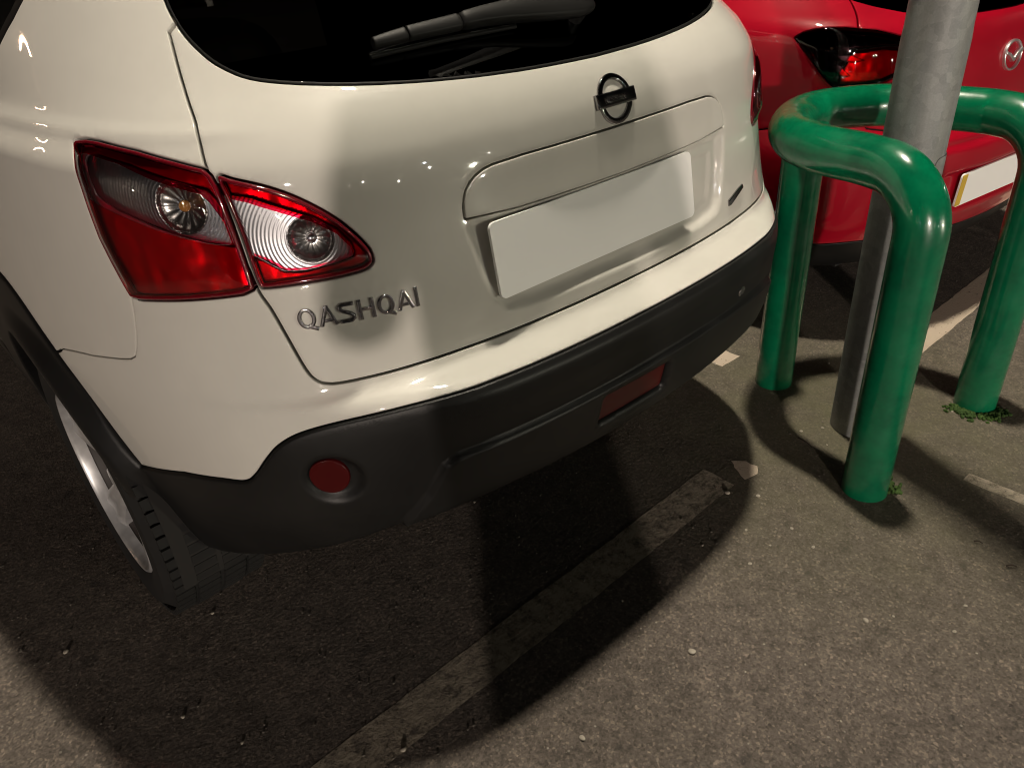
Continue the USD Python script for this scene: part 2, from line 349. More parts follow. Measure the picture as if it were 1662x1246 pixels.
def asphalt(name, paint=None, wear=(.40, .56)):
    """Old asphalt: tan-grey binder, pale and dark aggregate, stains, a green bloom round the post; paint adds a worn coat of road paint."""
    nodes = {'g': ('geometry', {}),
      'n1': ('noise_texture', {'scale': 1.1, 'detail': 6.0, 'roughness': .6}), 'r1': ('rgb_ramp', {'ramp': [(0.3, (.093, .077, .066)), (0.52, (.129, .108, .093)), (0.75, (.163, .137, .119))]}),
      'n2': ('noise_texture', {'scale': 120.0, 'detail': 6.0, 'roughness': .82}), 'r2': ('rgb_ramp', {'ramp': [(0.30, (.34, .32, .30)), (0.46, (.90, .90, .90)), (0.56, (1.08, 1.08, 1.08)), (0.70, (1.9, 1.85, 1.75))]}),
      'm1': ('mix_color', {'blend_type': 'multiply', 'fac': 1.0, 'use_clamp': True}), 'v2': ('voronoi_texture', {'scale': 190.0}), 'vb': ('rgb_ramp', {'ramp': [(0.12, (.40, .39, .37)), (0.45, (.92, .92, .92)), (0.75, (1.3, 1.28, 1.25)), (0.92, (2.5, 2.4, 2.25))]}), 'm7': ('mix_color', {'blend_type': 'multiply', 'fac': .55}), 'n6': ('noise_texture', {'scale': 22.0, 'detail': 5.0, 'roughness': .7}), 'r6': ('rgb_ramp', {'ramp': [(0.30, (.62, .62, .62)), (0.55, (1.0, 1.0, 1.0)), (0.72, (1.22, 1.2, 1.18))]}), 'm6a': ('mix_color', {'blend_type': 'multiply', 'fac': 1.0}),
      'v': ('voronoi_texture', {'scale': 62.0}), 'vr': ('rgb_ramp', {'ramp': [(0.0, (1, 1, 1)), (0.12, (1, 1, 1)), (0.20, (0, 0, 0))]}), 'vc': ('rgb_ramp', {'ramp': [(0.74, (0, 0, 0)), (0.88, (.7, .7, .7))]}), 'vm': ('mix_color', {'blend_type': 'multiply', 'fac': 1.0}),
      'm2': ('mix_color', {'b': (.34, .31, .27)}),
      'n4': ('noise_texture', {'scale': 14.0, 'detail': 5.0, 'roughness': .6}), 'r4': ('rgb_ramp', {'ramp': [(0.60, (0, 0, 0)), (0.72, (.75, .75, .75))]}), 'm4': ('mix_color', {'b': (.038, .034, .031)}),
      'pd': ('vector_math', {'math_type': 'distance', 'vector2': (.92, 0.0, 0.0)}), 'pr': ('map_range', {}), 'n5': ('noise_texture', {'scale': 9.0, 'detail': 6.0}), 'mm': ('math', {'math_type': 'multiply'}), 'm5': ('mix_color', {'b': (.112, .108, .060)}),
      'n3': ('noise_texture', {'scale': 95.0, 'detail': 6.0, 'roughness': .7}), 'b': ('bump', {'strength': .9, 'distance': .007}), 'p': ('principled_bsdf', {'roughness': .78, 'specular_ior_level': .35})}
    nodes['pr'] = ('map_range', {'from_min': .25, 'from_max': 1.0, 'to_min': 1.0, 'to_max': 0.0})
    links = [('g.position', f'{k}.vector') for k in ('n1', 'n2', 'v', 'n4', 'n5', 'n3')] + [('g.position', 'pd.vector1'),
      ('n1.fac', 'r1.fac'), ('n2.fac', 'r2.fac'), ('g.position', 'n6.vector'), ('n6.fac', 'r6.fac'), ('r1.color', 'm6a.a'), ('r6.color', 'm6a.b'), ('m6a.result', 'm7.a'), ('g.position', 'v2.vector'), ('v2.color', 'vb.fac'), ('vb.color', 'm7.b'), ('m7.result', 'm1.a'), ('r2.color', 'm1.b'), ('v.distance', 'vr.fac'), ('v.color', 'vc.fac'), ('vr.color', 'vm.a'), ('vc.color', 'vm.b'),
      ('vm.result', 'm2.fac'), ('m1.result', 'm2.a'), ('n4.fac', 'r4.fac'), ('r4.color', 'm4.fac'), ('m2.result', 'm4.a'), ('pd.value', 'pr.value'), ('pr.result', 'mm.value1'), ('n5.fac', 'mm.value2'), ('mm.value', 'm5.fac'), ('m4.result', 'm5.a'),
      ('n3.fac', 'b.height'), ('b.normal', 'p.normal')]
    if paint is None:
        links.append(('m5.result', 'p.base_color'))
    else:
        nodes['nw'] = ('noise_texture', {'scale': 34.0, 'detail': 9.0, 'roughness': .78}); nodes['rw'] = ('rgb_ramp', {'ramp': [(wear[0], (0, 0, 0)), (wear[1], (1, 1, 1))]})
        nodes['m6'] = ('mix_color', {'b': paint})
        links += [('g.position', 'nw.vector'), ('nw.fac', 'rw.fac'), ('rw.color', 'm6.fac'), ('m5.result', 'm6.a'), ('m6.result', 'p.base_color')]
    return mat(name, nodes, links)
M['asphalt'] = asphalt('asphalt')
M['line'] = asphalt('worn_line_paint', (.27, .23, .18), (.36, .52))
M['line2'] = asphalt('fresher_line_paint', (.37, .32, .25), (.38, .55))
M['line3'] = asphalt('bright_line_paint', (.52, .43, .34), (.26, .38))  # brighter paint; on the bay line end it carries painted lamplight
M['moss'] = grained('moss', (.02, .05, .006), (.05, .10, .012), .9, 200.0, .6)
M['stone'] = grained('pale_stone', (.27, .24, .20), (.42, .38, .31), .7, 60.0, .3)
M['grit'] = grained('asphalt_grit', (.10, .088, .074), (.19, .17, .145), .8, 60.0, .2)
M['twig'] = plain('dry_twig', (.030, .020, .013), .9)

# ------------------------------------------------------------------ the ground
def sheet(poly, z, h=None):
    if hasattr(poly, 'geoms'): return cat(*[sheet(q, z) for q in poly.geoms])
    m = trimesh.creation.triangulate_polygon(poly, engine='earcut')
    v = np.column_stack([m[0], np.full(len(m[0]), z)]); f = m[1]
    a, b, c = v[f[:, 0]], v[f[:, 1]], v[f[:, 2]]
    fl = np.cross(b - a, c - a)[:, 2] < 0; f[fl] = f[fl][:, ::-1]
    return trimesh.Trimesh(v, f, process=False)
g = obj('ground', sheet(shapely.box(-90, -90, 90, 90), 0.0), M['asphalt'], smooth=False); tag(g, kind='structure')
def ragged(x0, y0, x1, y1, amp=.006, step=.02, seed=1):
    r = _ring(shapely.box(x0, y0, x1, y1), step)[0]
    n = meshkit.fbm(np.column_stack([r * 23, np.full(len(r), seed * 3.1)]), 4, seed) - .5
    n2 = meshkit.fbm(np.column_stack([r * 23, np.full(len(r), seed * 7.7 + 50)]), 4, seed + 9) - .5
    return Polygon(r + np.stack([n, n2], 1) * 2 * amp).buffer(0)
def paint_line(name, poly, m, label):
    o = obj(name, sheet(poly, .0005), m, smooth=False); return tag(o, label, 'road marking', kind='structure')
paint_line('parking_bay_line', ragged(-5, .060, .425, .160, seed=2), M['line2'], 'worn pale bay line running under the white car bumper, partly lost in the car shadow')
paint_line('parking_bay_line', Polygon([(.462, .052), (.481, .047), (.507, .042), (.521, .049), (.536, .061), (.531, .079), (.534, .095), (.524, .108), (.508, .127), (.499, .112), (.488, .103), (.479, .083), (.470, .071)]), M['line3'], 'bay line end with painted-in lamplight at the edge of the car shadow')  # paler paint cut to the lit area, standing in for lamplight
paint_line('parking_bay_line', ragged(.92, .44, 1.02, .51, amp=.01, seed=5).union(ragged(.93, .56, 1.03, 5, seed=5)), M['line3'], 'short pale paint patch on the ground behind the left green leg')
paint_line('parking_bay_line', ragged(1.40, .0, 3.6, .10, seed=8), M['line3'], 'pale bay line between the green guard and the red car')
paint_line('parking_bay_line', ragged(.845, -.60, .885, -.36, amp=.004, seed=9), M['line2'], 'thin faded strip of paint at the right edge in front of the right green leg')

def pebble(r, seed, flat=.6):
    m = trimesh.creation.icosphere(1, 1.0); v = m.vertices
    m.vertices = v * (1 + .5 * (meshkit.noise(v * 1.7 + seed * 5.3, seed)[:, None] - .5)) * (r, r * .8, r * flat)
    a = seed * 2.4; c, s = math.cos(a), math.sin(a); m.vertices = m.vertices @ np.array([[c, s, 0], [-s, c, 0], [0, 0, 1]]); return m
# ------------------------------------------------------------------ white car
wc = thing('parked_car', 'white compact crossover with black lower bumper, its tail filling the left of the picture', 'car')
def mir(pts): return [(-x, y) for x, y in pts][::-1]
def sym(pts): return Polygon(list(pts) + mir(pts)).buffer(0)
def P_(pts): return Polygon(pts).buffer(0)
KB = [(-1.48, .652), (-1.43, .640), (-1.375, .612), (-1.31, .562), (-1.215, .488), (-1.157, .416), (-1.103, .343), (-.955, .376), (-.867, .383), (-.819, .385), (-.794, .402), (-.768, .433), (-.739, .463), (-.703, .484), (-.653, .498), (-.588, .509), (-.496, .521), (-.392, .527), (0, .527)]
ARCHF = [(-3.15, .24), (-2.02, .24), (-1.95, .36), (-1.86, .48), (-1.75, .58), (-1.64, .628), (-1.56, .645)]
SIDE = [(-.734, 1.171), (-.7355, 1.144), (-.738, 1.102), (-.740, 1.04), (-.735, .972), (-.722, .926), (-.714, .896), (-.706, .853), (-.700, .807), (-.692, .766), (-.68, .735), (-.666, .682), (-.655, .635), (-.647, .612), (-.636, .599), (-.62, .593), (-.60, .592), (0, .592)]
WB = [(-.665, 1.44), (-.70, 1.40), (-.722, 1.32), (-.726, 1.24), (-.718, 1.186), (-.699, 1.144), (-.670, 1.109), (-.620, 1.081), (-.498, 1.057), (-.338, 1.037), (-.17, 1.025), (0, 1.0205)]
def soft(pts, n=5):
    return [tuple(p) for p in smooth_line(pts, n)]
kb = soft(KB[:6]) + KB[6:7] + soft(KB[7:-1]) + KB[-1:]
WN = sym([(-.0, 1.455), (-.60, 1.45)] + soft(WB))
TG = sym([(-.714, 1.19)] + soft(SIDE[:-2]) + [(-.60, .592), (0, .592)]).union(P_([(-.714, 1.19), (0, 1.1), (.714, 1.19), (.6, 1.25), (-.6, 1.25)])).difference(WN.buffer(.0)).buffer(0)
TG = max(getattr(TG, 'geoms', [TG]), key=lambda q: q.area)
OUT = [(-.973, .976), (-.966, .981), (-.942, .984), (-.915, .983), (-.841, .973), (-.779, .959), (-.732, .947), (-.722, .937), (-.716, .922), (-.7115, .9), (-.7045, .849), (-.699, .798), (-.697, .770), (-.715, .763), (-.779, .756), (-.845, .748), (-.897, .741), (-.918, .742), (-.926, .761), (-.94, .796), (-.953, .833), (-.959, .876), (-.963, .918), (-.969, .954)]
INN = [(-.7135, .936), (-.69, .93), (-.649, .917), (-.61, .898), (-.571, .87), (-.544, .843), (-.522, .813), (-.516, .796), (-.519, .784), (-.534, .777), (-.572, .774), (-.627, .772), (-.681, .771), (-.689, .777), (-.6935, .807), (-.6985, .853), (-.707, .9)]
LO = rounded(P_(OUT), .003); LI = rounded(P_([tuple(p) for p in smooth_line(INN, 4, True)]), .003)
LO2, LI2 = (affinity.scale(q, -1, 1, origin=(0, 0)) for q in (LO, LI))
JB = sym([(-1.34, .3), (-1.34, .50), (-1.226, .548), (-1.095, .576), (-1.002, .602), (-.972, .612), (-.957, .622), (-.946, .640), (-.932, .676), (-.922, .712), (-.915, .75), (-.80, .76), (-.69, .79)])
UP = Polygon(ARCHF + kb + mir(kb) + mir(ARCHF) + [(3.15, 1.66), (-3.15, 1.66)]).buffer(0)
SW1 = rounded(P_([(-2.05, 1.085), (-1.22, 1.092), (-1.18, 1.108), (-1.083, 1.178), (-1.037, 1.216), (-.99, 1.27), (-.98, 1.34), (-1.05, 1.40), (-1.35, 1.44), (-2.05, 1.46)]), .012)
SW2 = rounded(P_([(-2.95, 1.06), (-2.15, 1.083), (-2.15, 1.46), (-2.80, 1.44)]), .012)
SWS = [SW1, SW2] + [affinity.scale(q, -1, 1, origin=(0, 0)) for q in (SW1, SW2)]
LIGHTS = shapely.union_all([LO, LI, LO2, LI2])
GAR = rounded(sym([(0, .808), (-.25, .810), (-.354, .816), (-.3535, .832), (-.350, .847), (-.344, .859), (-.335, .869), (-.323, .877), (-.308, .883), (-.290, .8865), (-.226, .889), (0, .889)]), .003)
G = .0021
BUMP = UP.intersection(JB).difference(shapely.union_all([TG, LIGHTS]))
BUMP = max(BUMP.geoms, key=lambda q: q.area) if hasattr(BUMP, 'geoms') else BUMP
QUA = UP.difference(shapely.union_all([JB, TG, LIGHTS, WN, *SWS]))
QL = QUA.intersection(shapely.box(-3.1, 0, 0, 1.45)).difference(sym([(0, 1.50), (-.50, 1.50), (-.68, 1.45), (-.72, 1.42), (-.72, 1.0), (0, .9)]).intersection(shapely.box(-.73, 1.42, .73, 2)))
QL = max(QL.geoms, key=lambda q: q.area) if hasattr(QL, 'geoms') else QL
SPO = UP.intersection(shapely.box(-3.1, 1.4535, 3.1, 1.66))
JN = [(-1.226, .548), (-1.095, .576), (-1.002, .602), (-.972, .612), (-.957, .622), (-.946, .640), (-.932, .676), (-.922, .712), (-.916, .742)]
JZ = LineString(JN).buffer(.012); JZ = JZ.union(affinity.scale(JZ, -1, 1, origin=(0, 0)))
# relief pressed into the skin
RECESS = rounded(sym([(-.352, .812), (-.338, .73), (-.322, .668), (-.30, .642), (-.24, .634), (0, .629)]), .012)
VAL = sym([(-.60, .15), (-.565, .262), (-.52, .320), (-.492, .378), (-.47, .392), (-.40, .398), (0, .402)])
FOG = (-.674, .390)
RECT = rounded(P_([(-.152, .309), (.040, .305), (.034, .368), (-.152, .374)]), .006)
def signed(poly, s, t):
    p = shapely.points(s, t); d = shapely.distance(poly.boundary, p)
    return np.where(shapely.contains_xy(poly, s, t), d, -d)
def relief(s, t):
    s, t = np.broadcast_arrays(np.asarray(s, float), np.asarray(t, float)); sh = s.shape; s, t = s.ravel(), t.ravel()
    d = np.zeros(len(s))
    m = (np.abs(s) < .42) & (t > .58) & (t < .86)
    if m.any():
        q = signed(RECESS, s[m], t[m]); top = sstep(.82, .795, t[m])
        d[m] -= .013 * sstep(-.006, .020, q)
        d[m] -= .004 * sstep(.034, .042, q)
    m = (np.abs(s) < .65) & (t < .45)
    if m.any(): d[m] += .011 * sstep(-.005, .005, signed(VAL, s[m], t[m]))
    for sg in (-1, 1):
        r = np.hypot((s - sg * (abs(FOG[0]) - .008)) / .053, (t - FOG[1] + .004) / .056); d -= .013 * (1 - sstep(.62, 1.0, r))
    m = (np.abs(s + .055) < .16) & (np.abs(t - .34) < .1)
    if m.any(): d[m] -= .008 * sstep(-.004, .004, signed(RECT.buffer(.006), s[m], t[m]))
    # crisp shoulder line along the sides, and the rolled lip above the black plastic
    d += .0035 * np.exp(-((t - (.995 + .0 * s)) / .012) ** 2) * sstep(.60, .80, np.abs(s))
    return d.reshape(sh)
white.sculpt = relief

tail = obj('tailgate', panel(white, TG.difference(GAR.buffer(.0002)).difference(LIGHTS).buffer(-G), h=.0065, r=.0035), M['white'], wc, smooth=True)
obj('handle_trim', panel(white, GAR.buffer(-.0006), h=.005, off=.0012, r=.0016, sculpt=False, extra=lambda s, t: -.010 * sstep(.836, .812, t) * sstep(.36, .33, np.abs(s)) * 0), M['white'], wc, smooth=True)
obj('bumper', panel(white, BUMP.buffer(-G).union(BUMP.buffer(-.0007).intersection(JZ)).buffer(-.00005), h=.0065, r=.0022), M['white'], wc, smooth=True)
for mirr in (False, True):
    obj('rear_quarter_panel', panel(white, QL.buffer(-G).union(QL.buffer(-.0007).intersection(JZ)).buffer(-.00005), h=.011, r=.0026, mirror=mirr), M['white'], wc, smooth=True)
obj('roof_spoiler', panel(white, SPO.buffer(-G), h=.02, r=.004), M['white'], wc, smooth=True)
# the black lower bumper with the wheel arch cladding
BOT = [(-1.30, .0), (-1.12, .035), (-1.03, .07), (-.95, .105), (-.864, .147), (-.767, .186), (-.673, .216), (-.573, .248), (-.45, .266), (-.30, .266), (-.15, .260), (0, .258)]
top_line = ARCHF + kb + mir(ARCHF + kb)[1:]
bot_line = [(-3.15, .0), (-1.32, .0)] + soft(BOT)[1:] + mir(soft(BOT)[1:])[1:] + [(1.32, .0), (3.15, .0)]
LOW = Polygon(top_line + bot_line[::-1]).buffer(0)
WHEEL = (.842, .337)                                     # wheel centre: y and z
def arch(R, dy=.006, dz=.012):
    th = np.linspace(0, 2 * np.pi, 97)[:-1]
    y, z = WHEEL[0] + dy + R * np.cos(th), WHEEL[1] + dz + R * np.sin(th)
    s = white.s_of_y(y - .012, -1); t = np.where(z > .2, white.t_of_z(np.maximum(z, .2)), z - .2)
    return Polygon(np.stack([s, t], 1)).buffer(0)
AR = arch(.346, .030, .006)
AR2 = affinity.scale(AR, -1, 1, origin=(0, 0))
LOW = LOW.difference(AR).difference(AR2)
low_parts = sorted(getattr(LOW, 'geoms', [LOW]), key=lambda q: -q.area)
LOWC = max(low_parts, key=lambda q: q.intersection(shapely.box(-.3, 0, .3, .6)).area)
FOGP = affinity.scale(Point(*FOG).buffer(1, 24), .032, .039)
def flare(s, t):
    p = shapely.points(np.abs(s) * -1, t); q = shapely.distance(AR.boundary, p)
    return .036 * sstep(.060, .004, q) * sstep(1.80, 1.05, np.abs(s)) * (np.abs(s) > .75)
obj('lower_bumper', panel(white, LOWC.difference(RECT.buffer(.001)).buffer(-.0005), h=.006, off=.004, r=.007, skirt=.05, edge=.003, extra=flare), M['black'], wc, smooth=True)
for q in low_parts:
    if q is not LOWC and q.area > .002: obj('sill_cladding', panel(white, q, h=.012, off=.004, r=.006, skirt=.04, extra=flare), M['black'], wc, smooth=True)
obj('rear_fog_lamp', panel(white, RECT, h=.004, off=.002, r=.002), M['retro'], wc, smooth=True)
for mirr in (False, True):
    obj('reflector', panel(white, FOGP, h=.004, off=.011, r=.004, skirt=.012, mirror=mirr), M['retro'], wc, smooth=True)
HK = Point(.295, .432).buffer(.013)
obj('towing_eye_cover', panel(white, HK, h=.003, off=.006, r=.002), M['darkchrome'], wc, smooth=True)
# dark inner shell so that the joints read as gaps
sh = UP.union(LOW).difference(shapely.union_all([WN.buffer(.004), *[q.buffer(.006) for q in SWS], AR, AR2, LIGHTS.buffer(.001)]))
obj('inner_shell', panel(white, sh.buffer(-.002), h=.03, off=-.020, r=0, skirt=0, edge=.02), M['void'], wc, smooth=True)

# glass
obj('rear_window', panel(white, WN.buffer(-.005), h=.02, off=-.002, r=.001, skirt=.003), M['glass'], wc, smooth=True)
obj('window_seal', panel(white, WN.buffer(-.001).difference(WN.buffer(-.006)), h=.004, off=-.0022, r=.0015, skirt=.01), M['seal'], wc, smooth=True)
for q in SWS:
    sw = obj('side_window', panel(white, q.buffer(-.016), h=.03, off=-.006, r=.001, skirt=.003), M['glass'], wc, smooth=True)
    obj('window_seal', panel(white, q.buffer(-.001).difference(q.buffer(-.017)), h=.008, off=-.002, r=.004, skirt=.01), M['seal'], wc, smooth=True)

# tail lamps: a tray, ribbed reflectors and coloured lenses; an outer one on the body and an inner one on the tailgate, on both sides
OC = rounded(P_([(-.945, .956), (-.93, .960), (-.862, .949), (-.806, .932), (-.763, .920), (-.738, .913), (-.729, .9), (-.717, .873), (-.712, .838), (-.75, .844), (-.805, .858), (-.844, .870), (-.906, .888), (-.936, .902), (-.943, .928)]), .004)
IC = rounded(P_([(-.7045, .905), (-.677, .899), (-.636, .881), (-.595, .862), (-.563, .839), (-.547, .816), (-.545, .803), (-.569, .798), (-.619, .793), (-.646, .796), (-.668, .812), (-.690, .823), (-.697, .857)]), .004)
def lamp(poly, clear, bulb, br, mirr, low_red):
    f = -1 if mirr else 1
    tray = obj('tail_lamp', panel(white, poly.buffer(-.0012), h=.012, off=-.034, r=0, skirt=-.033, sculpt=False, mirror=mirr), M['tray'], wc, smooth=20)
    bx, by = bulb
    def bowl(s, t):
        r = np.hypot((s - f * bx), (t - by)); q = np.clip(r / br, 0, 1)
        return -.016 * np.sqrt(np.maximum(1 - q ** 2, 0)) * (r < br) + .00018 * np.sin(2 * np.pi * r / .0058) * (r > br * .98) + .00035 * np.sin(2 * np.pi * np.arctan2(t - by, s - f * bx) * 2.2) * (r < br)
    obj('clear_reflector', panel(white, clear.buffer(.004).intersection(poly.buffer(-.004)), h=.0016, off=-.008, r=0, skirt=.006, edge=.003, sculpt=False, extra=bowl, mirror=mirr), M['reflector'], tray, smooth=True)
    bw = Point(bx, by).buffer(br, 24)
    obj('bulb_bowl', panel(white, bw.intersection(clear), h=.002, off=-.0068, r=0, skirt=.003, edge=.003, sculpt=False, extra=bowl, mirror=mirr), M['bowl'], tray, smooth=True)
    red_zone = poly.buffer(-.0012).difference(clear)
    def facets(s, t): return -.006 * np.exp(-((s - f * (bx + .02)) ** 2 + (t - by + .075) ** 2) / .03 ** 2) + .0042 * (meshkit.noise(np.stack([s * 60, t * 42, t * 0 + 3], -1), 3) - .5)
    obj('red_reflector', panel(white, red_zone.buffer(-.007), h=.003, off=-.009, r=0, skirt=.004, edge=.004, sculpt=False, extra=facets, mirror=mirr), M['redback'], tray, smooth=True)
    def bulge(s, t): return .010 * sstep(.004, .034, signed(poly, s * f, t))
    rim = poly.buffer(-.0012).difference(poly.buffer(-.0072))
    obj('lens_rim', panel(white, rim, h=.004, off=.0025, r=.003, skirt=.006, sculpt=False, edge=.003, mirror=mirr), M['rimred'], tray, smooth=True)
    obj('red_lens', panel(white, red_zone.intersection(poly.buffer(-.0072)), h=.006, off=.0032, r=.0006, skirt=.002, sculpt=False, edge=.003, extra=bulge, mirror=mirr), M['redlens'], tray, smooth=True)
    obj('clear_lens', panel(white, clear.buffer(-.0004), h=.006, off=.0034, r=.0006, skirt=.001, sculpt=False, edge=.003, extra=bulge, mirror=mirr), M['clear'], tray, smooth=True)
    b0 = white.P(f * bx, by, -.024, sculpt=False); n0 = white.N(np.array(f * bx), np.array(by))
    m = trimesh.creation.icosphere(2, .0085); m.apply_translation(b0 + n0 * .006)
    obj('bulb', m, M['bulb'] if poly is LO else M['reflector'], tray, smooth=True)
for mirr in (False, True):
    lamp(LO, OC, (-.783, .893), .040, mirr, True)
    lamp(LI, IC, (-.601, .834), .034, mirr, True)

# emblem, letters, plate
def band(cx_, cy_, a, b, w): return affinity.scale(Point(0, 0).buffer(1, 40), a, b).difference(affinity.scale(Point(0, 0).buffer(1, 40), a - w, b - w))
ring = affinity.translate(band(0, 0, .0440, .0440, .0115), .003, .937)
em = obj('emblem', panel(white, ring, h=.002, off=.005, r=.0030, skirt=.008, edge=.002), M['darkchrome'], wc, smooth=True)
bar = affinity.translate(shapely.box(-.0515, -.0125, .0515, .0125), .003, .937)
obj('emblem_bar', panel(white, bar, h=.002, off=.0078, r=.003, skirt=.010, edge=.002), M['darkchrome'], em, smooth=True)
def stroke(pts, w=.0062, cap='flat'): return LineString(pts).buffer(w / 2, cap_style=cap, join_style='mitre')
def glyph(ch, w=.027, h=.033):
    e = .0064
    if ch == 'Q':
        o = affinity.scale(Point(w / 2, h / 2).buffer(1, 16), w / 2, h / 2); o = o.difference(affinity.scale(Point(w / 2, h / 2).buffer(1, 16), w / 2 - e, h / 2 - e * .85))
        return o.union(stroke([(w * .50, h * .13), (w * 1.02, -h * .06)], e))
    if ch == 'A': return stroke([(0.002, 0), (w * .52, h - e * .35), (w - .001, 0)], e).union(stroke([(w * .3, h * .27), (w * .82, h * .27)], e * .8)).intersection(shapely.box(-1, 0, 1, h))
    if ch == 'S': return stroke([(w * .95, h - e / 2), (w * .30, h - e / 2), (w * .14, h * .82), (w * .14, h * .70), (w * .28, h * .58), (w * .70, h * .44), (w * .85, h * .32), (w * .85, h * .19), (w * .70, e / 2), (w * .02, e / 2)], e)
    if ch == 'H': return stroke([(e / 2, 0), (e / 2, h)]).union(stroke([(w - e / 2, 0), (w - e / 2, h)])).union(stroke([(0, h / 2), (w, h / 2)], e * .85))
    if ch == 'I': return stroke([(e / 2, 0), (e / 2, h)])
    if ch == 'N': return stroke([(e / 2, 0), (e / 2, h)]).union(stroke([(w - e / 2, 0), (w - e / 2, h)])).union(stroke([(e / 2, h - .001), (w - e / 2, .001)], e)).intersection(shapely.box(0, 0, w, h))
x = -.6455
for ch in 'QASHQAI':
    w = .006 if ch == 'I' else (.0275 if ch == 'Q' else .0265)
    obj('letter', panel(white, affinity.translate(glyph(ch, w), x, .7005), h=.002, off=.0035, r=.0012, skirt=.005, edge=.0015), M['darkchrome'], wc, smooth=True)
    x += w + .0035
x = -.030
for ch in 'NISSAN':
    w = .003 if ch == 'I' else .0085
    gl = affinity.scale(glyph(ch), w / (.0052 if ch == 'I' else .027), .0095 / .033, origin=(0, 0))
    obj('emblem_letter', panel(white, affinity.translate(gl, x, .9322), h=.001, off=.0086, r=.0003, skirt=.002, edge=.0008), M['chrome'], em, smooth=True)
    x += w + .0018
tb = P_([(.352, .640), (.362, .640), (.405, .655), (.428, .662), (.424, .672), (.40, .668), (.352, .655)])
obj('trim_badge', panel(white, tb, h=.003, off=.004, r=.0015, skirt=.006, edge=.002), M['darkchrome'], wc, smooth=True)

def plate_on(body, s0, s1, t0, t1, depth, m, parent, place=None, stand=.004):
    a, b, c, d = (body.P(s, t, 0.0) for s, t in ((s0, t0), (s1, t0), (s1, t1), (s0, t1)))
    ctr = (a + b + c + d) / 4; ex = (b + c - a - d); ex /= vec_len(ex); ey = (c + d - a - b); ey -= ex * (ex @ ey); ey /= vec_len(ey); ez = np.cross(ex, ey)
    w, h = vec_len(b - a), vec_len(d - a)
    pl = shapely.box(-w / 2, -h / 2, w / 2, h / 2).buffer(-.012).buffer(.012, 8)
    e = trimesh.creation.extrude_polygon(pl, depth, engine='earcut')
    fw = ctr + ez * stand
    gs, gt = np.meshgrid(np.linspace(s0, s1, 24), np.linspace(t0, t1, 12)); lift = ((body.P(gs.ravel(), gt.ravel(), 0.0) - fw) @ ez).max() + .001
    T = np.eye(4); T[:3, 0], T[:3, 1], T[:3, 2], T[:3, 3] = ex, ey, ez, fw + ez * max(lift, 0)
    e.apply_transform(T); return e, T, (w, h)
pm, T, (pw, ph) = plate_on(white, -.318, .205, .668, .800, .006, None, None)
obj('number_plate', pm, M['plate'], wc, smooth=20, label='blank white number plate in the tailgate recess')

# wiper
WP = np.array([(-.433, 1.1085), (-.401, 1.112), (-.368, 1.1155), (-.314, 1.119), (-.266, 1.1215), (-.22, 1.1235), (-.17, 1.1235), (-.12, 1.121), (-.06, 1.117), (0.0, 1.1125), (.035, 1.110)])
WW = np.array([.0085, .0105, .0115, .0125, .0135, .0155, .0185, .0225, .0255, .0265, .020])
def arm(i0, i1, lift0, lift1, hh):
    q = np.linspace(i0, i1, 26); idx = np.arange(len(WP))
    c = np.stack([np.interp(q, idx, WP[:, 0]), np.interp(q, idx, WP[:, 1])], 1); w = np.interp(q, idx, WW)
    u = (q - i0) / max(i1 - i0, 1e-6); end = np.minimum(1, np.minimum(u, 1 - u) * 8 + .86)
    V, n = [], 12
    for (s, t), ww, e, k in zip(c, w, end, u):
        a = np.linspace(0, 2 * np.pi, n, endpoint=False); ca, sa = np.cos(a), np.sin(a)
        dt = np.sign(ca) * np.abs(ca) ** .6 * ww * e; do = np.sign(sa) * np.abs(sa) ** .7 * hh * e
        V.append(white.P(np.full(n, s), t + dt, 0.0, sculpt=False) + white.N(np.array(s), np.array(t)) * (do + lift0 + (lift1 - lift0) * k)[:, None])
    V = np.vstack(V); F = []
    for i in range(len(c) - 1):
        for j in range(n):
            a0, b0 = i * n + j, i * n + (j + 1) % n; F += [[a0, b0 + n, b0], [a0, a0 + n, b0 + n]]
    V = np.vstack([V, V[:n].mean(0), V[-n:].mean(0)])
    for j in range(n): F.append([len(V) - 2, j, (j + 1) % n]); F.append([len(V) - 1, (len(c) - 1) * n + (j + 1) % n, (len(c) - 1) * n + j])
    return trimesh.Trimesh(V, np.array(F), process=False)
wp = obj('wiper', arm(4.06, 10, .020, .030, .012), M['wiper'], wc, smooth=True)
obj('blade_holder', arm(1.93, 4.04, .018, .020, .009), M['wiper'], wp, smooth=True)
obj('blade_tip', arm(0, 1.92, .016, .018, .008), M['wiper'], wp, smooth=True)
c = [white.P(np.array(s), np.array(t - .013), .004, sculpt=False) for s, t in ((-.44, 1.108), (-.3, 1.118), (-.14, 1.121))]
obj('blade_rubber', tube(c, .004, 8), M['seal'], wp, smooth=True)
c = [white.P(np.array(.018), np.array(1.110), o, sculpt=False) for o in (-.01, .022)]
obj('pivot', tube(c, .017, 20), M['wiper'], wp, smooth=40)

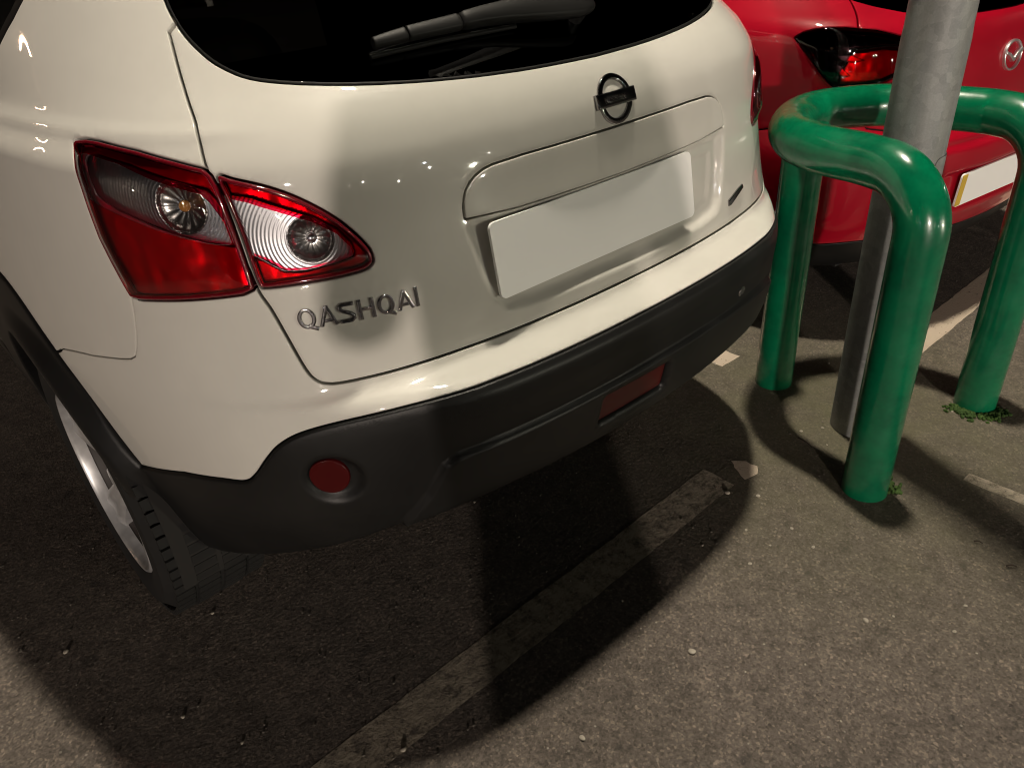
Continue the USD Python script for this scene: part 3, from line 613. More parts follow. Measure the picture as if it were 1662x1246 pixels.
# wheels
def wheel_parts(parent, cx_, cy_, cz_, side, R=.328, rim=.222, width=.215):
    """side -1: the outer face looks to -x. Built about the x axis."""
    hw = width / 2
    prof = [(rim - .010, -hw + .02), (rim + .004, -hw + .004), (rim + .03, -hw - .003), (rim + .07, -hw - .002), (R - .025, -hw + .008), (R - .010, -hw + .020), (R - .002, -hw + .035), (R, -.03), (R, .03), (R - .002, hw - .035), (R - .010, hw - .02), (R - .025, hw - .008), (rim + .05, hw), (rim + .004, hw - .004), (rim - .010, hw - .02)]
    def place(m):
        V = m.vertices.copy(); m.vertices = np.stack([cx_ + (V[:, 2] if side < 0 else -V[:, 2]), cy_ + V[:, 0], cz_ + V[:, 1]], 1)
        if side > 0: m.faces = m.faces[:, ::-1]
        return m
    w = obj('wheel', place(lathe([(.001, .02), (rim - .02, .02), (rim - .02, .06), (.001, .06)], 48)), M['liner'], parent, smooth=30)
    obj('tyre', place(lathe(prof, 96)), M['rubber'], w, smooth=40)
    blocks = []
    for k in range(72):                       # tread: four rows of blocks
        for row, (x0, x1) in enumerate(((-.098, -.060), (-.052, -.006), (.006, .052), (.060, .098))):
            a = 2 * np.pi * (k + .5 * (row % 2)) / 72; rr = R - (.0025 if row in (0, 3) else 0)
            b = box(.0115, .0225, x1 - x0, (rr - .001, 0, (x0 + x1) / 2)); b.apply_transform(trimesh.transformations.rotation_matrix(a, [0, 0, 1])); blocks.append(b)
    obj('tread', place(cat(*blocks)), M['rubber'], w, smooth=False)
    rp = [(rim, -hw + .008), (rim - .006, -hw + .004), (rim - .014, -hw + .010), (rim - .018, -hw + .03), (rim - .028, -hw + .06), (rim - .03, hw - .03), (rim - .022, hw - .03), (rim - .004, -hw + .04), (rim, -hw + .02)]
    obj('rim_barrel', place(lathe([(rim - .014, -hw + .030), (rim - .018, -hw + .034), (rim - .028, -hw + .06), (rim - .03, hw - .03), (rim - .022, hw - .03), (rim - .010, -hw + .05)], 96)), M['brake'], w, smooth=40)
    rp = [(rim, -hw + .006), (rim - .004, -hw + .002), (rim - .009, -hw + .002), (rim - .015, -hw + .010), (rim - .017, -hw + .030), (rim, -hw + .03)]
    obj('rim', place(lathe(rp, 96)), M['silver'], w, smooth=40)
    for k in range(5):
        a = 2 * np.pi * k / 5 + .35; n = 9; V = []
        for i in range(n):
            u = i / (n - 1); r = .035 + u * (rim - .052); hwid = .024 + .026 * u ** 1.6; z = -hw + .052 - .036 * math.sin(u * 1.45); th = .028
            for (dy, dz) in ((-hwid, th), (-hwid, .008), (-hwid * .6, 0), (-.006, .004), (.006, .004), (hwid * .6, 0), (hwid, .008), (hwid, th)): V.append((r, dy, z + dz))
        F = [];
        for i in range(n - 1):
            for j in range(7):
                p, q = i * 8 + j, i * 8 + j + 1; F += [[p, q, q + 8], [p, q + 8, p + 8]]
        m = trimesh.Trimesh(np.array(V), np.array(F), process=False); m.apply_transform(trimesh.transformations.rotation_matrix(a, [0, 0, 1]))
        obj('spoke', place(m), M['silver'], w, smooth=35)
    obj('hub', place(lathe([(.001, -hw + .022), (.026, -hw + .024), (.032, -hw + .034), (.034, -hw + .07), (.001, -hw + .07)], 32)), M['silver'], w, smooth=35)
    obj('brake_disc', place(lathe([(.05, .0), (.14, .0), (.14, .02), (.05, .02)], 48)), M['brake'], w, smooth=30)
for sd in (-1, 1):
    wheel_parts(wc, sd * (.872 - .1075), WHEEL[0], WHEEL[1], sd)
for sd in (-1, 1):                            # the linings of the rear wheel arches
    th = np.linspace(-.35, math.pi + .35, 40); V, F = [], []
    for i, a in enumerate(th):
        for xx in (.845, .58): V.append((sd * xx, WHEEL[0] + .030 + .362 * math.cos(a), WHEEL[1] + .006 + .362 * math.sin(a)))
        if i: p = 2 * i; F += [[p - 2, p - 1, p + 1], [p - 2, p + 1, p]]
    k = len(V); V.append((sd * .58, WHEEL[0], WHEEL[1]))
    for i in range(len(th) - 1): F.append([2 * i + 1, 2 * i + 3, k])
    obj('arch_lining', trimesh.Trimesh(np.array(V), np.array(F), process=False), M['liner'], wc, smooth=30)

# the rest of the car, out of the picture: roof, nose, underside, front wheels
def loft(secs):
    n = len(secs[0]); V = np.vstack(secs); F = []
    for i in range(len(secs) - 1):
        for j in range(n - 1):
            a = i * n + j; F += [[a, a + 1, a + n + 1], [a, a + n + 1, a + n]]
    return trimesh.Trimesh(V, np.array(F), process=False)
def roof_for(body, t, s_end, sag=.05):
    ss = np.linspace(-s_end, s_end, 121); E = body.S(ss, np.full(121, t)); n = 121 // 2; rows = []
    for i in range(n + 1):
        a, b = E[i], E[120 - i]; u = np.linspace(0, 1, 25)[:, None]; q = a * (1 - u) + b * u; q[:, 2] += sag * (1 - (2 * u[:, 0] - 1) ** 2) * min(1, (n - i) / 12 + .0); rows.append(q)
    return loft(rows)
obj('roof', roof_for(white, 1.657, 3.0), M['white'], wc, smooth=True)
def nose(body, y0, y1, zh, w, m, parent, glass):
    secs = []
    for y, hw_, zt in ((y0, w, zh), (y0 + .45 * (y1 - y0), w * .99, zh - .04), (y0 + .8 * (y1 - y0), w * .93, zh - .14), (y1 - .06, w * .78, zh - .26), (y1, w * .6, zh - .36)):
        a = np.linspace(0, np.pi, 25); c = np.cos(a); s_ = np.sin(a)
        secs.append(np.stack([-np.sign(c) * np.abs(c) ** .35 * hw_, np.full(25, y), .25 + (zt - .25) * np.abs(s_) ** .35], 1))
    obj('bonnet', loft(secs), m, parent, smooth=40)
nose(white, 3.0, 4.25, 1.02, .88, M['white'], wc, None)
ws = [np.stack([np.linspace(-w, w, 15), y + .12 * (1 - np.linspace(-1, 1, 15) ** 2), np.full(15, z)], 1) for y, z, w in ((2.72, 1.58, .50), (3.1, 1.3, .64), (3.42, 1.02, .74))]
obj('windscreen', loft(ws), M['glass'], wc, smooth=True)
obj('underbody', cat(box(1.20, 2.7, .08, (0, 2.45, .33)), box(1.0, .70, .05, (0, .70, .47)), box(.4, .2, .12, (.25, .95, .40))), M['void'], wc, smooth=False)
obj('load_floor', box(1.1, 1.6, .03, (0, 1.15, .95)), M['void'], wc, smooth=False)
for sd in (-1, 1): wheel_parts(wc, sd * (.872 - .1075), 3.47, WHEEL[1], sd)

PEBBLES = [(-0.6699, 0.0637, 0.008), (-0.1015, -0.1886, 0.01), (-0.4109, -0.1618, 0.008), (0.2263, -0.4033, 0.008), (0.3529, -0.2097, 0.006), (-0.0912, -0.0855, 0.003), (0.2023, -0.0736, 0.003), (0.3756, -0.1389, 0.006), (0.2952, -0.0609, 0.005), (0.2014, -0.1323, 0.006), (0.4129, -0.5354, 0.005), (0.2783, -0.4395, 0.004), (0.0346, -0.371, 0.003), (0.3253, -0.5475, 0.006), (0.4268, -0.0103, 0.007), (-0.106, 0.5194, 0.005), (-1.0737, 0.7995, 0.008), (-0.7986, 0.724, 0.006), (-0.7863, 0.6654, 0.006), (-0.9496, 0.4438, 0.006), (-0.8886, 0.3018, 0.005), (0.9225, 0.4715, 0.006), (0.7619, 0.0595, 0.006), (0.8171, 0.0223, 0.006), (0.7509, -0.0274, 0.004), (1.1676, 0.1935, 0.006), (1.1453, -0.2095, 0.006), (0.2881, -0.1327, 0.004), (-0.0355, -0.4854, 0.003), (-0.0657, -0.2953, 0.003), (0.1761, -0.0154, 0.004), (0.3002, -0.6013, 0.003), (0.3829, 0.0548, 0.01), (-0.0954, 0.0083, 0.004), (-0.128, -0.0724, 0.003), (0.021, -0.2836, 0.003)]
TWIGS = [(0.6252, -0.4703, 0.6302, -0.4877), (0.5918, -0.5527, 0.6046, -0.5715), (0.7233, 0.0469, 0.7075, -0.0063)]

# ------------------------------------------------------------------ red car beyond the guard
rc = thing('parked_car', 'red hatchback with dark wrap-round tail lamp, parked beyond the green guard', 'car', (*RED_AT, 0), math.degrees(RED_YAW))
RLINE = [(-1.62, .36), (-1.50, .40), (-1.34, .46), (-1.20, .46), (-1.08, .40), (-.985, .28), (-.93, .165), (-.86, .138), (-.788, .135), (-.635, .150), (-.45, .146), (-.282, .132), (0, .118)]
RF = [(-2.9, .10), (-1.70, .10), (-1.66, .26)]
rtop = RF + soft(RLINE); 
RUP = Polygon(rtop + mir(rtop)[1:] + [(2.9, 1.42), (-2.9, 1.42)]).buffer(0)
RWIN = sym([(0, 1.17), (-.58, 1.16), (-.655, 1.10), (-.672, 1.02), (-.640, .965), (-.58, .925), (-.50, .885), (-.38, .858), (-.2, .838), (0, .832)])
RL = rounded(P_([(-.868, .804), (-.838, .823), (-.807, .834), (-.762, .841), (-.713, .841), (-.631, .826), (-.559, .800), (-.47, .772), (-.43, .755), (-.50, .70), (-.60, .668), (-.70, .655), (-.752, .660), (-.789, .698), (-.843, .770)]), .004)
RL2 = affinity.scale(RL, -1, 1, origin=(0, 0))
RTG = sym([(-.615, 1.0), (-.640, .93), (-.672, .86), (-.690, .80), (-.70, .70), (-.68, .58), (-.64, .53), (-.55, .512), (0, .508)])
RTG = RTG.union(sym([(-.615, 1.0), (0, .9)])).difference(RWIN)
RTG = max(getattr(RTG, 'geoms', [RTG]), key=lambda q: q.area)
RSW = rounded(P_([(-2.7, .93), (-1.25, .95), (-1.05, 1.03), (-.98, 1.10), (-1.05, 1.18), (-1.3, 1.25), (-2.6, 1.27)]), .012)
RSW2 = affinity.scale(RSW, -1, 1, origin=(0, 0))
RB = sym([(-1.10, .0), (-1.10, .41), (-.98, .50), (-.86, .53), (-.76, .60), (-.70, .655), (0, .66)])
RLIGHT = RL.union(RL2)
rbump = RUP.intersection(RB).difference(RTG.union(RLIGHT)); rbump = max(getattr(rbump, 'geoms', [rbump]), key=lambda q: q.area)
rq = RUP.difference(shapely.union_all([RB, RTG, RLIGHT, RWIN, RSW, RSW2])).intersection(shapely.box(-2.9, 0, 0, 1.17)); rq = max(getattr(rq, 'geoms', [rq]), key=lambda q: q.area)
rspo = RUP.intersection(shapely.box(-2.9, 1.1735, 2.9, 1.42)).difference(RWIN.union(RSW).union(RSW2))
RPOCK = rounded(sym([(0, .345), (-.40, .345), (-.36, .205), (0, .205)]), .02)
def rrelief(s, t):
    s, t = np.broadcast_arrays(np.asarray(s, float), np.asarray(t, float)); sh = s.shape; s, t = s.ravel(), t.ravel(); d = np.zeros(len(s))
    m = (np.abs(s) < .6) & (t > .12) & (t < .45)
    if m.any(): d[m] -= .014 * sstep(-.008, .014, signed(RPOCK, s[m], t[m]))
    d -= .010 * np.exp(-((t - .432) / .012) ** 2) * sstep(.80, .6, np.abs(s))
    return d.reshape(sh)
redb.sculpt = rrelief
obj('tailgate', panel(redb, RTG.difference(RLIGHT).buffer(-.002), h=.010, r=.003), M['red'], rc, smooth=True)
obj('bumper', panel(redb, rbump.buffer(-.002), h=.010, r=.003), M['red'], rc, smooth=True)
for mirr in (False, True): obj('rear_quarter_panel', panel(redb, rq.buffer(-.002), h=.014, r=.003, mirror=mirr), M['red'], rc, smooth=True)
obj('roof_spoiler', panel(redb, rspo.buffer(-.002), h=.03, r=.003), M['red'], rc, smooth=True)
rbot = [(-2.9, .0), (-1.55, .0), (-.95, .0), (-.80, .03), (-.6, .05), (0, .05)]
rlow = Polygon(rtop + mir(rtop)[1:] + (rbot + mir(rbot)[1:])[::-1]).buffer(0)
def rarch(R):
    th = np.linspace(0, 2 * np.pi, 73)[:-1]; y, z = .82 + R * np.cos(th), .32 + R * np.sin(th)
    return Polygon(np.stack([redb.s_of_y(y, -1), np.where(z > .2, redb.t_of_z(np.maximum(z, .2)), z - .2)], 1)).buffer(0)
RA = rarch(.345); RA2 = affinity.scale(RA, -1, 1, origin=(0, 0))
rlow = rlow.difference(RA).difference(RA2)
rl = sorted(getattr(rlow, 'geoms', [rlow]), key=lambda q: -q.intersection(shapely.box(-.3, 0, .3, .6)).area)
obj('lower_bumper', panel(redb, rl[0], h=.016, off=.001, r=.004, skirt=.05), M['black'], rc, smooth=True)
obj('inner_shell', panel(redb, RUP.union(rlow).difference(shapely.union_all([RWIN.buffer(.004), RSW.buffer(.006), RSW2.buffer(.006), RA, RA2, RLIGHT])).buffer(-.002), h=.04, off=-.02, r=0, skirt=0, edge=.03), M['void'], rc, smooth=True)
obj('rear_window', panel(redb, RWIN.buffer(-.002), h=.025, off=-.003, r=.001, skirt=.01), M['glass'], rc, smooth=True)
for q in (RSW, RSW2): obj('side_window', panel(redb, q.buffer(-.003), h=.04, off=-.005, r=.001, skirt=.01), M['glass'], rc, smooth=True)
for mirr in (False, True):
    f = -1 if mirr else 1
    tray = obj('tail_lamp', panel(redb, RL.buffer(-.0015), h=.014, off=-.030, r=0, skirt=-.028, mirror=mirr), M['void'], rc, smooth=20)
    dark = RL.buffer(-.0015).difference(P_([(-.745, .60), (-.735, .70), (-.70, .765), (-.60, .772), (-.40, .74), (-.4, .5), (-.7, .5)]))
    redz = RL.buffer(-.0015).difference(dark.buffer(.0006))
    obj('smoked_lens', panel(redb, dark, h=.008, off=.002, r=.002, skirt=.004, edge=.003, mirror=mirr), M['smoked'], tray, smooth=True)
    obj('red_lens', panel(redb, redz, h=.008, off=.002, r=.001, skirt=.003, edge=.003, mirror=mirr), M['redlens_dim'], tray, smooth=True)
    fac = lambda s, t: .0020 * (meshkit.noise(np.stack([s * 55, t * 45, t * 0 + 7], -1), 5) - .5)
    obj('reflector', panel(redb, redz.buffer(-.008), h=.004, off=-.018, r=0, skirt=.004, extra=fac, mirror=mirr), M['redback'], tray, smooth=True)
    blade = P_([(-.755, .755), (-.70, .752), (-.66, .735), (-.69, .728), (-.735, .735)]).union(P_([(-.765, .728), (-.735, .722), (-.70, .690), (-.725, .684), (-.745, .705)]))
    obj('light_blade', panel(redb, blade, h=.004, off=-.010, r=.002, skirt=.006, mirror=mirr), M['retro'] if False else M['reflector'], tray, smooth=True)
    dk = panel(redb, dark.buffer(-.008), h=.006, off=-.020, r=0, skirt=.004, extra=fac, mirror=mirr)
    obj('dark_bezel', dk, M['darkchrome'], tray, smooth=True)
M['badge'] = plain('satin_chrome', (.78, .78, .80), .28, metallic=.9)
# chrome badge: a ring with a winged stroke
bc = (-.028, .676)
rg = affinity.translate(band(0, 0, .058, .050, .008), *bc)
rem = obj('emblem', panel(redb, rg, h=.003, off=.010, r=.0035, skirt=.012, edge=.003), M['badge'], rc, smooth=True)
wing = affinity.translate(LineString([(-.050, .012), (-.026, .004), (0, -.016), (.026, .004), (.050, .012)]).buffer(.0055), *bc)
obj('emblem_wing', panel(redb, wing, h=.003, off=.013, r=.003, skirt=.013, edge=.003), M['badge'], rem, smooth=True)
pm, T2, _ = plate_on(redb, -.322, .198, .222, .335, .006, None, None)
obj('number_plate', pm, M['plate'], rc, smooth=20, label='blank white number plate low in the red bumper')
wid = vec_len(redb.P(.198, .28) - redb.P(-.322, .28)); hh = vec_len(redb.P(0., .335) - redb.P(0., .222))
for sx in (-1, 1):
    e = box(.030, hh * .94, .0012, (sx * (wid / 2 - .017), 0, .0068)); e.apply_transform(T2)
    obj('plate_edge', e, M['plate_y'], rc, smooth=False, label='yellow end of the red car number plate')
for sd in (-1, 1):
    wheel_parts(rc, sd * (.818 - .105), .82, .315, sd, R=.312, rim=.205, width=.205); wheel_parts(rc, sd * (.818 - .105), 3.35, .315, sd, R=.312, rim=.205, width=.205)
obj('roof', roof_for(redb, 1.417, 2.75, .03), M['red'], rc, smooth=True)
nose(redb, 2.75, 3.95, .93, .80, M['red'], rc, None)
ws = [np.stack([np.linspace(-w, w, 15), y + .12 * (1 - np.linspace(-1, 1, 15) ** 2), np.full(15, z)], 1) for y, z, w in ((2.5, 1.39, .46), (2.85, 1.15, .60), (3.15, .93, .70))]
obj('windscreen', loft(ws), M['glass'], rc, smooth=True)
obj('underbody', cat(box(1.15, 3.3, .08, (0, 1.9, .26)), box(1.0, .5, .10, (0, .36, .30))), M['void'], rc, smooth=False)

# ------------------------------------------------------------------ the green tubular guard and the lamp post it protects
ZT = .822
gd = thing('tubular_guard', 'green steel tube guard on three legs, bent round the base of the grey lamp post', 'guard rail', (.94, -.05, 0))
def loc(P, o): return np.asarray(P, float) - np.asarray(o, float)
LEGN, LEGL, LEGR = (.640, -.192), (.953, .268), (1.227, -.240)
mid = smooth_line([(.690, -.060), (.707, -.005), (.724, .104), (.765, .186), (.846, .256), (.955, .298), (1.059, .294), (1.155, .240), (1.222, .164), (1.268, .030), (1.278, -.075)], 8)
bendn = fillet([(LEGN[0], LEGN[1], .30), (LEGN[0], LEGN[1], ZT), (.690, -.060, ZT)], [.125], 14)
bendr = fillet([(1.278, -.075, ZT), (LEGR[0], LEGR[1], ZT), (LEGR[0], LEGR[1], .30)], [.125], 14)
path = np.vstack([[(LEGN[0], LEGN[1], z) for z in np.linspace(-.02, .29, 9)], bendn[:-1], [(x, y, ZT) for x, y in mid], bendr[1:], [(LEGR[0], LEGR[1], z) for z in np.linspace(.29, -.02, 9)]])
path = resample(path, .016)
path[:, 2] += 0
gt = obj('bent_tube', tube(loc(path, (.94, -.05, 0)), .057, 32), M['green'], gd, smooth=True)
lp = np.array([(LEGL[0], LEGL[1], z) for z in np.linspace(-.02, ZT - .01, 24)])
obj('welded_leg', tube(loc(lp, (.94, -.05, 0)), .057, 32), M['green'], gd, smooth=True)
bead = [(LEGL[0] + .0585 * math.cos(a), LEGL[1] + .0585 * math.sin(a), ZT - .048) for a in np.linspace(0, 2 * np.pi, 33)]
PX, PY = .897, -.039
lpst = thing('lamp_post', 'grey galvanised steel lamp post standing inside the green guard', 'lamp post', (PX, PY, 0))
obj('shaft', lathe([(.072, -.02), (.072, 1.05), (.070, 1.08), (.056, 4.0), (.045, 9.3), (.001, 9.3)], 48), M['galv'], lpst, smooth=30)
# the inspection door, on the side towards the bays
da = math.atan2(-.75, -.35)
def on_post(a, z, r): return (r * math.cos(a), r * math.sin(a), z)
door_c = da + .62
def curved(a0, a1, z0, z1, r, cut=.018):
    P = rounded(shapely.box(a0 * .072, z0, a1 * .072, z1), cut); rr = _ring(P, .006)[0]
    m = trimesh.creation.triangulate_polygon(P, engine='earcut')
    X, Y = np.meshgrid(np.arange(a0 * .072, a1 * .072, .006), np.arange(z0, z1, .04)); X, Y = X.ravel(), Y.ravel(); k = shapely.contains_xy(P.buffer(-.003), X, Y)
    A = np.vstack([rr, np.stack([X[k], Y[k]], 1)]); F = Delaunay(A).simplices; c = A[F].mean(1); F = F[shapely.contains_xy(P, c[:, 0], c[:, 1])]
    V = np.stack([r * np.cos(A[:, 0] / .072), r * np.sin(A[:, 0] / .072), A[:, 1]], 1); n = len(rr)
    V = np.vstack([V, V[:n] * (1 - .006 / r, 1 - .006 / r, 1)]); Fs = [[i, len(A) + i, len(A) + (i + 1) % n] for i in range(n)] + [[i, len(A) + (i + 1) % n, (i + 1) % n] for i in range(n)]
    return trimesh.Trimesh(V, np.vstack([F, Fs]), process=False)
obj('inspection_door', curved(door_c - .55, door_c + .55, .24, .80, .0742), M['galv'], lpst, smooth=40)
obj('door_lock', tube([on_post(door_c, .72, .072), on_post(door_c, .72, .0775)], .008, 12), M['void'], lpst, smooth=30)
armp = fillet([(0, 0, 9.25), (0, 0, 9.55), (LAMP[0] - PX, LAMP[1] - PY, 9.62)], [.2], 8)
obj('arm', tube(armp, .035, 16), M['galv'], lpst, smooth=True)
yaw = math.atan2(LAMP[1] - PY, LAMP[0] - PX)
def head_mesh():
    top = trimesh.convex.convex_hull(np.array([(x, y, z) for x, y, z in [(-.36, -.13, 0), (.36, -.16, 0), (.36, .16, 0), (-.36, .13, 0), (-.30, -.09, .11), (.28, -.11, .12), (.28, .11, .12), (-.30, .09, .11), (.38, 0, .05), (-.40, 0, .05)]]))
    return top
RZ = trimesh.transformations.rotation_matrix(yaw, [0, 0, 1]); RZ[:3, 3] = (LAMP[0] - PX, LAMP[1] - PY, LAMP[2] + .20)
hd = head_mesh(); hd.apply_transform(RZ); obj('lantern', hd, M['galv'], lpst, smooth=20)
def lamp_glow(name, col, st): return mat(name, {'e': ('emission', {'color': col, 'strength': st})}, surface='e.emission')
lens_ = box(.40, .20, .02, (0, 0, -.012)); lens_.apply_transform(RZ)
obj('lens', lens_, lamp_glow('lantern_glow', (1.0, .90, .73), LANTERN_E), lpst, smooth=False)

# small things on the asphalt
for k, (lx, ly, a0, a1) in enumerate(((LEGN[0], LEGN[1], -1.15, .45), (LEGR[0], LEGR[1], -2.6, -1.3), (LEGR[0], LEGR[1], 2.4, 3.5))):
    ms = []
    for j in range(170):
        a = rng.uniform(a0, a1); d = .057 + abs(rng.normal(0, .016))
        m = pebble(rng.uniform(.0025, .0070), j + 140 * k, .9); m.apply_translation((lx + d * math.cos(a), ly + d * math.sin(a), rng.uniform(.001, .006))); ms.append(m)
    o = obj('moss_tuft', cat(*ms), M['moss'], smooth=True)
    tag(o, ('bright green moss at the right foot of the near green leg', 'green moss in front of the foot of the right green leg', 'green moss left of the foot of the right green leg')[k], 'moss', 'moss round the feet of the guard', 'stuff')
for k, (x, y, r) in enumerate(PEBBLES):
    r *= .82; m = pebble(r, k, .45); o = obj('pebble', m, M['stone'], smooth=True)
    UsdGeom.Xformable(o).AddTranslateOp().Set(Gf.Vec3d(x, y, r * .35)); tag(o, {0: 'pale stone by the bottom edge, at the rim of the car shadow', 1: 'largest pale stone, alone on the lit asphalt right of the car shadow', 2: 'pale stone near the middle of the bottom edge on lit asphalt', 3: 'single pale stone on the lit asphalt below the near green leg', 16: 'pale stone in the shadow at the far left, below the rear wheel'}.get(k, 'small pale stone lying on the asphalt'), 'pebble', 'small pale stones on the asphalt')
for k, (x0, y0, x1, y1) in enumerate(TWIGS):
    a, b = np.array((x0, y0, .004)), np.array((x1, y1, .005)); mid = (a + b) / 2 + (0, 0, .004)
    o = obj('twig', tube(smooth_line([a, mid, b], 4), np.linspace(.0022, .0012, 9), 6), M['twig'], smooth=True)
    tag(o, ('short dark twig on the asphalt in front of the near green leg', 'thin dark twig on the asphalt by the right edge', 'pale grass stalk inside the ring of the green guard')[k], 'twig')
N = 9000; X = rng.uniform(-1.6, 2.6, N); Y = rng.uniform(-1.3, 1.3, N); base = trimesh.creation.icosphere(0, 1.0)
ms_v, ms_f = [], []
for i in range(N):
    r = .0011 + .0022 * rng.random() ** 3; v = base.vertices * (r, r * rng.uniform(.6, 1), r * .5); a = rng.random() * 6.28
    v = v @ np.array([[math.cos(a), math.sin(a), 0], [-math.sin(a), math.cos(a), 0], [0, 0, 1]]) + (X[i], Y[i], r * .2 + .001); ms_v.append(v); ms_f.append(base.faces + 12 * i)
tag(obj('loose_grit', trimesh.Trimesh(np.vstack(ms_v), np.vstack(ms_f), process=False), M['grit'], smooth=True), 'fine loose grit scattered over the asphalt', 'grit', kind='stuff')

# ------------------------------------------------------------------ the other lamps of the car park, seen as glints in the paint; the large low one is added to light the tailgate
def street_lamp(x, y, h, col, e, r=.13, label=''):
    t = thing('street_lamp', label, 'street lamp', (x, y, 0), group='lamps round the car park')
    obj('shaft', lathe([(.06, -.02), (.06, .8), (.04, h), (.001, h)], 16), M['galv'], t, smooth=30)
    m = trimesh.creation.icosphere(2, r); m.apply_translation((0, 0, h + r)); obj('globe', m, lamp_glow('globe_glow_%d' % len(taken), col, e), t, smooth=True)
    obj('cap', lathe([(.001, h + 2.1 * r), (r * .8, h + 1.9 * r), (r * 1.25, h + 1.75 * r), (.001, h + 1.9 * r)], 24), M['galv'], t, smooth=30)
for k, (x, y, h, col, e, r) in enumerate(LAMPS):
    street_lamp(x, y, h, col, e, r, '%s globe lamp %d metres away, %s' % ('added_fill' if r > .1 else 'bluish' if col[2] == 1 else 'small' if r < .048 else 'warm', round(math.hypot(x - EYE[0], y - EYE[1])), 'far out to the left' if x < -13 and y > -12 else 'behind to the left' if x < -3 else 'straight behind' if x < 3 else 'behind to the right'))

fs = thing('festoon', 'tall arch of warm bulbs strung between two posts far off to the left', 'festoon lights', (-12.2, 18.8, 0), 33)
for sx in (-.62, .62): obj('post', lathe([(.07, -.02), (.05, 7.2), (.001, 7.2)], 12).apply_translation((sx, 0, 0)), M['galv'], fs, smooth=30)
arcp = [np.array((.60 * math.cos(a), 0, 7.0 + .75 * math.sin(a))) for a in np.linspace(-.1, math.pi * .72, 33)]
obj('cable', tube(arcp, .012, 6), M['void'], fs, smooth=True)
fg = lamp_glow('festoon_glow', (1.0, .60, .36), 110)
for p in arcp[::2]:
    m = trimesh.creation.icosphere(1, .065); m.apply_translation(p - (0, 0, .07)); obj('bulb', m, fg, fs, smooth=True)
# ------------------------------------------------------------------ the person taking the picture (only their shadow falls into view)
def chain(bones, rad, ref=.018):
    parts = []
    for a, b in bones:
        s = []
        for j in (a, b):
            p, r = rad[j]; m = manifold3d.Manifold.sphere(r, 28).translate(tuple(map(float, p))); s.append(m)
        parts.append(manifold3d.Manifold.batch_hull(s))
    m = manifold3d.Manifold.batch_boolean(parts, manifold3d.OpType.Add).refine_to_length(ref); q = m.to_mesh()
    t = trimesh.Trimesh(q.vert_properties[:, :3], q.tri_verts, process=True); trimesh.smoothing.filter_taubin(t, iterations=12); return t
ph = np.array([.7071, .7071, 0]); pr = np.array([.7071, -.7071, 0])     # the way the person faces, and their right
PO = np.array([EYE[0], EYE[1], 0]) - ph * .46 + pr * PERSON_SIDE
pt = thing('person', 'person in a dark jacket holding up a phone in both hands', 'person', PO)
def J(r, f, z): return pr * r + ph * f + np.array([0, 0, z])
hand = EYE - PO
hl, hrr = hand - pr * .075 - ph * .03, hand + pr * .075 - ph * .03
JT = dict(pel=(J(0, 0, .95), .135), pl=(J(-.09, 0, .93), .12), prr=(J(.09, 0, .93), .12), wai=(J(0, 0, 1.10), .135), che=(J(0, 0, 1.28), .145), cl=(J(-.09, 0, 1.32), .12), cr=(J(.09, 0, 1.32), .12), sl=(J(-.185, -.01, 1.41), .068), sr=(J(.185, -.01, 1.41), .068),
    nk=(J(0, .0, 1.47), .062), el=(J(-.285, .10, 1.07), .056), er=(J(.29, .10, 1.07), .052), wl=(hl - ph * .05 - np.array([0, 0, .05]), .034), wr=(hrr - ph * .05 - np.array([0, 0, .05]), .034),
    kl=(J(-.085, .02, .50), .072), kr=(J(.09, .0, .50), .072), hml=(J(-.075, 0, .24), .07), hmr=(J(.20, 0, .24), .07), al=(J(-.07, -.02, .09), .052), ar=(J(.09, -.02, .09), .052), hd=(J(0, .035, 1.60), .088), ht=(J(0, .01, 1.665), .092), ch=(J(0, .075, 1.545), .052), nb=(J(0, .02, 1.53), .058), tl=(J(-.13, .14, .045), .042), tr=(J(.13, .14, .045), .042), hel=(J(-.11, -.05, .05), .045), her=(J(.11, -.05, .05), .045))
hj = {}
fing = []
for tag_, c0, sgn in (('l', hl, -1), ('r', hrr, 1)):
    hj['p' + tag_] = (c0 - ph * .012 - np.array([0, 0, .03]), .024); hj['q' + tag_] = (c0 + np.array([0, 0, .01]) - ph * .01, .022)
    for k, (dz, ln) in enumerate(((.032, .062), (.014, .070), (-.004, .066), (-.022, .052))):
        b = c0 + np.array([0, 0, dz]); hj[f'{tag_}{k}a'] = (b, .009); hj[f'{tag_}{k}b'] = (b + ph * .035 - pr * sgn * .012, .0085); hj[f'{tag_}{k}c'] = (b + ph * .040 - pr * sgn * ln * .7, .0078)
        fing += [(f'q{tag_}' if k < 2 else f'p{tag_}', f'{tag_}{k}a'), (f'{tag_}{k}a', f'{tag_}{k}b'), (f'{tag_}{k}b', f'{tag_}{k}c')]
    hj[f'{tag_}ta'] = (c0 - pr * sgn * .018 - ph * .018 - np.array([0, 0, .02]), .011); hj[f'{tag_}tb'] = (c0 - pr * sgn * .045 - ph * .012 + np.array([0, 0, .0]), .0095)
    fing += [(f'p{tag_}', f'q{tag_}'), (f'p{tag_}', f'{tag_}ta'), (f'{tag_}ta', f'{tag_}tb'), ('w' + tag_, f'p{tag_}')]
JT.update(hj)
M['skin'] = plain('skin', (.45, .28, .20), .5, subsurface_weight=.1); M['jacket'] = grained('jacket_cloth', (.02, .022, .03), (.03, .032, .04), .85, 300, .3); M['trousers'] = grained('denim', (.02, .028, .05), (.03, .04, .07), .9, 400, .3); M['hair'] = plain('dark_hair', (.02, .014, .01), .6)
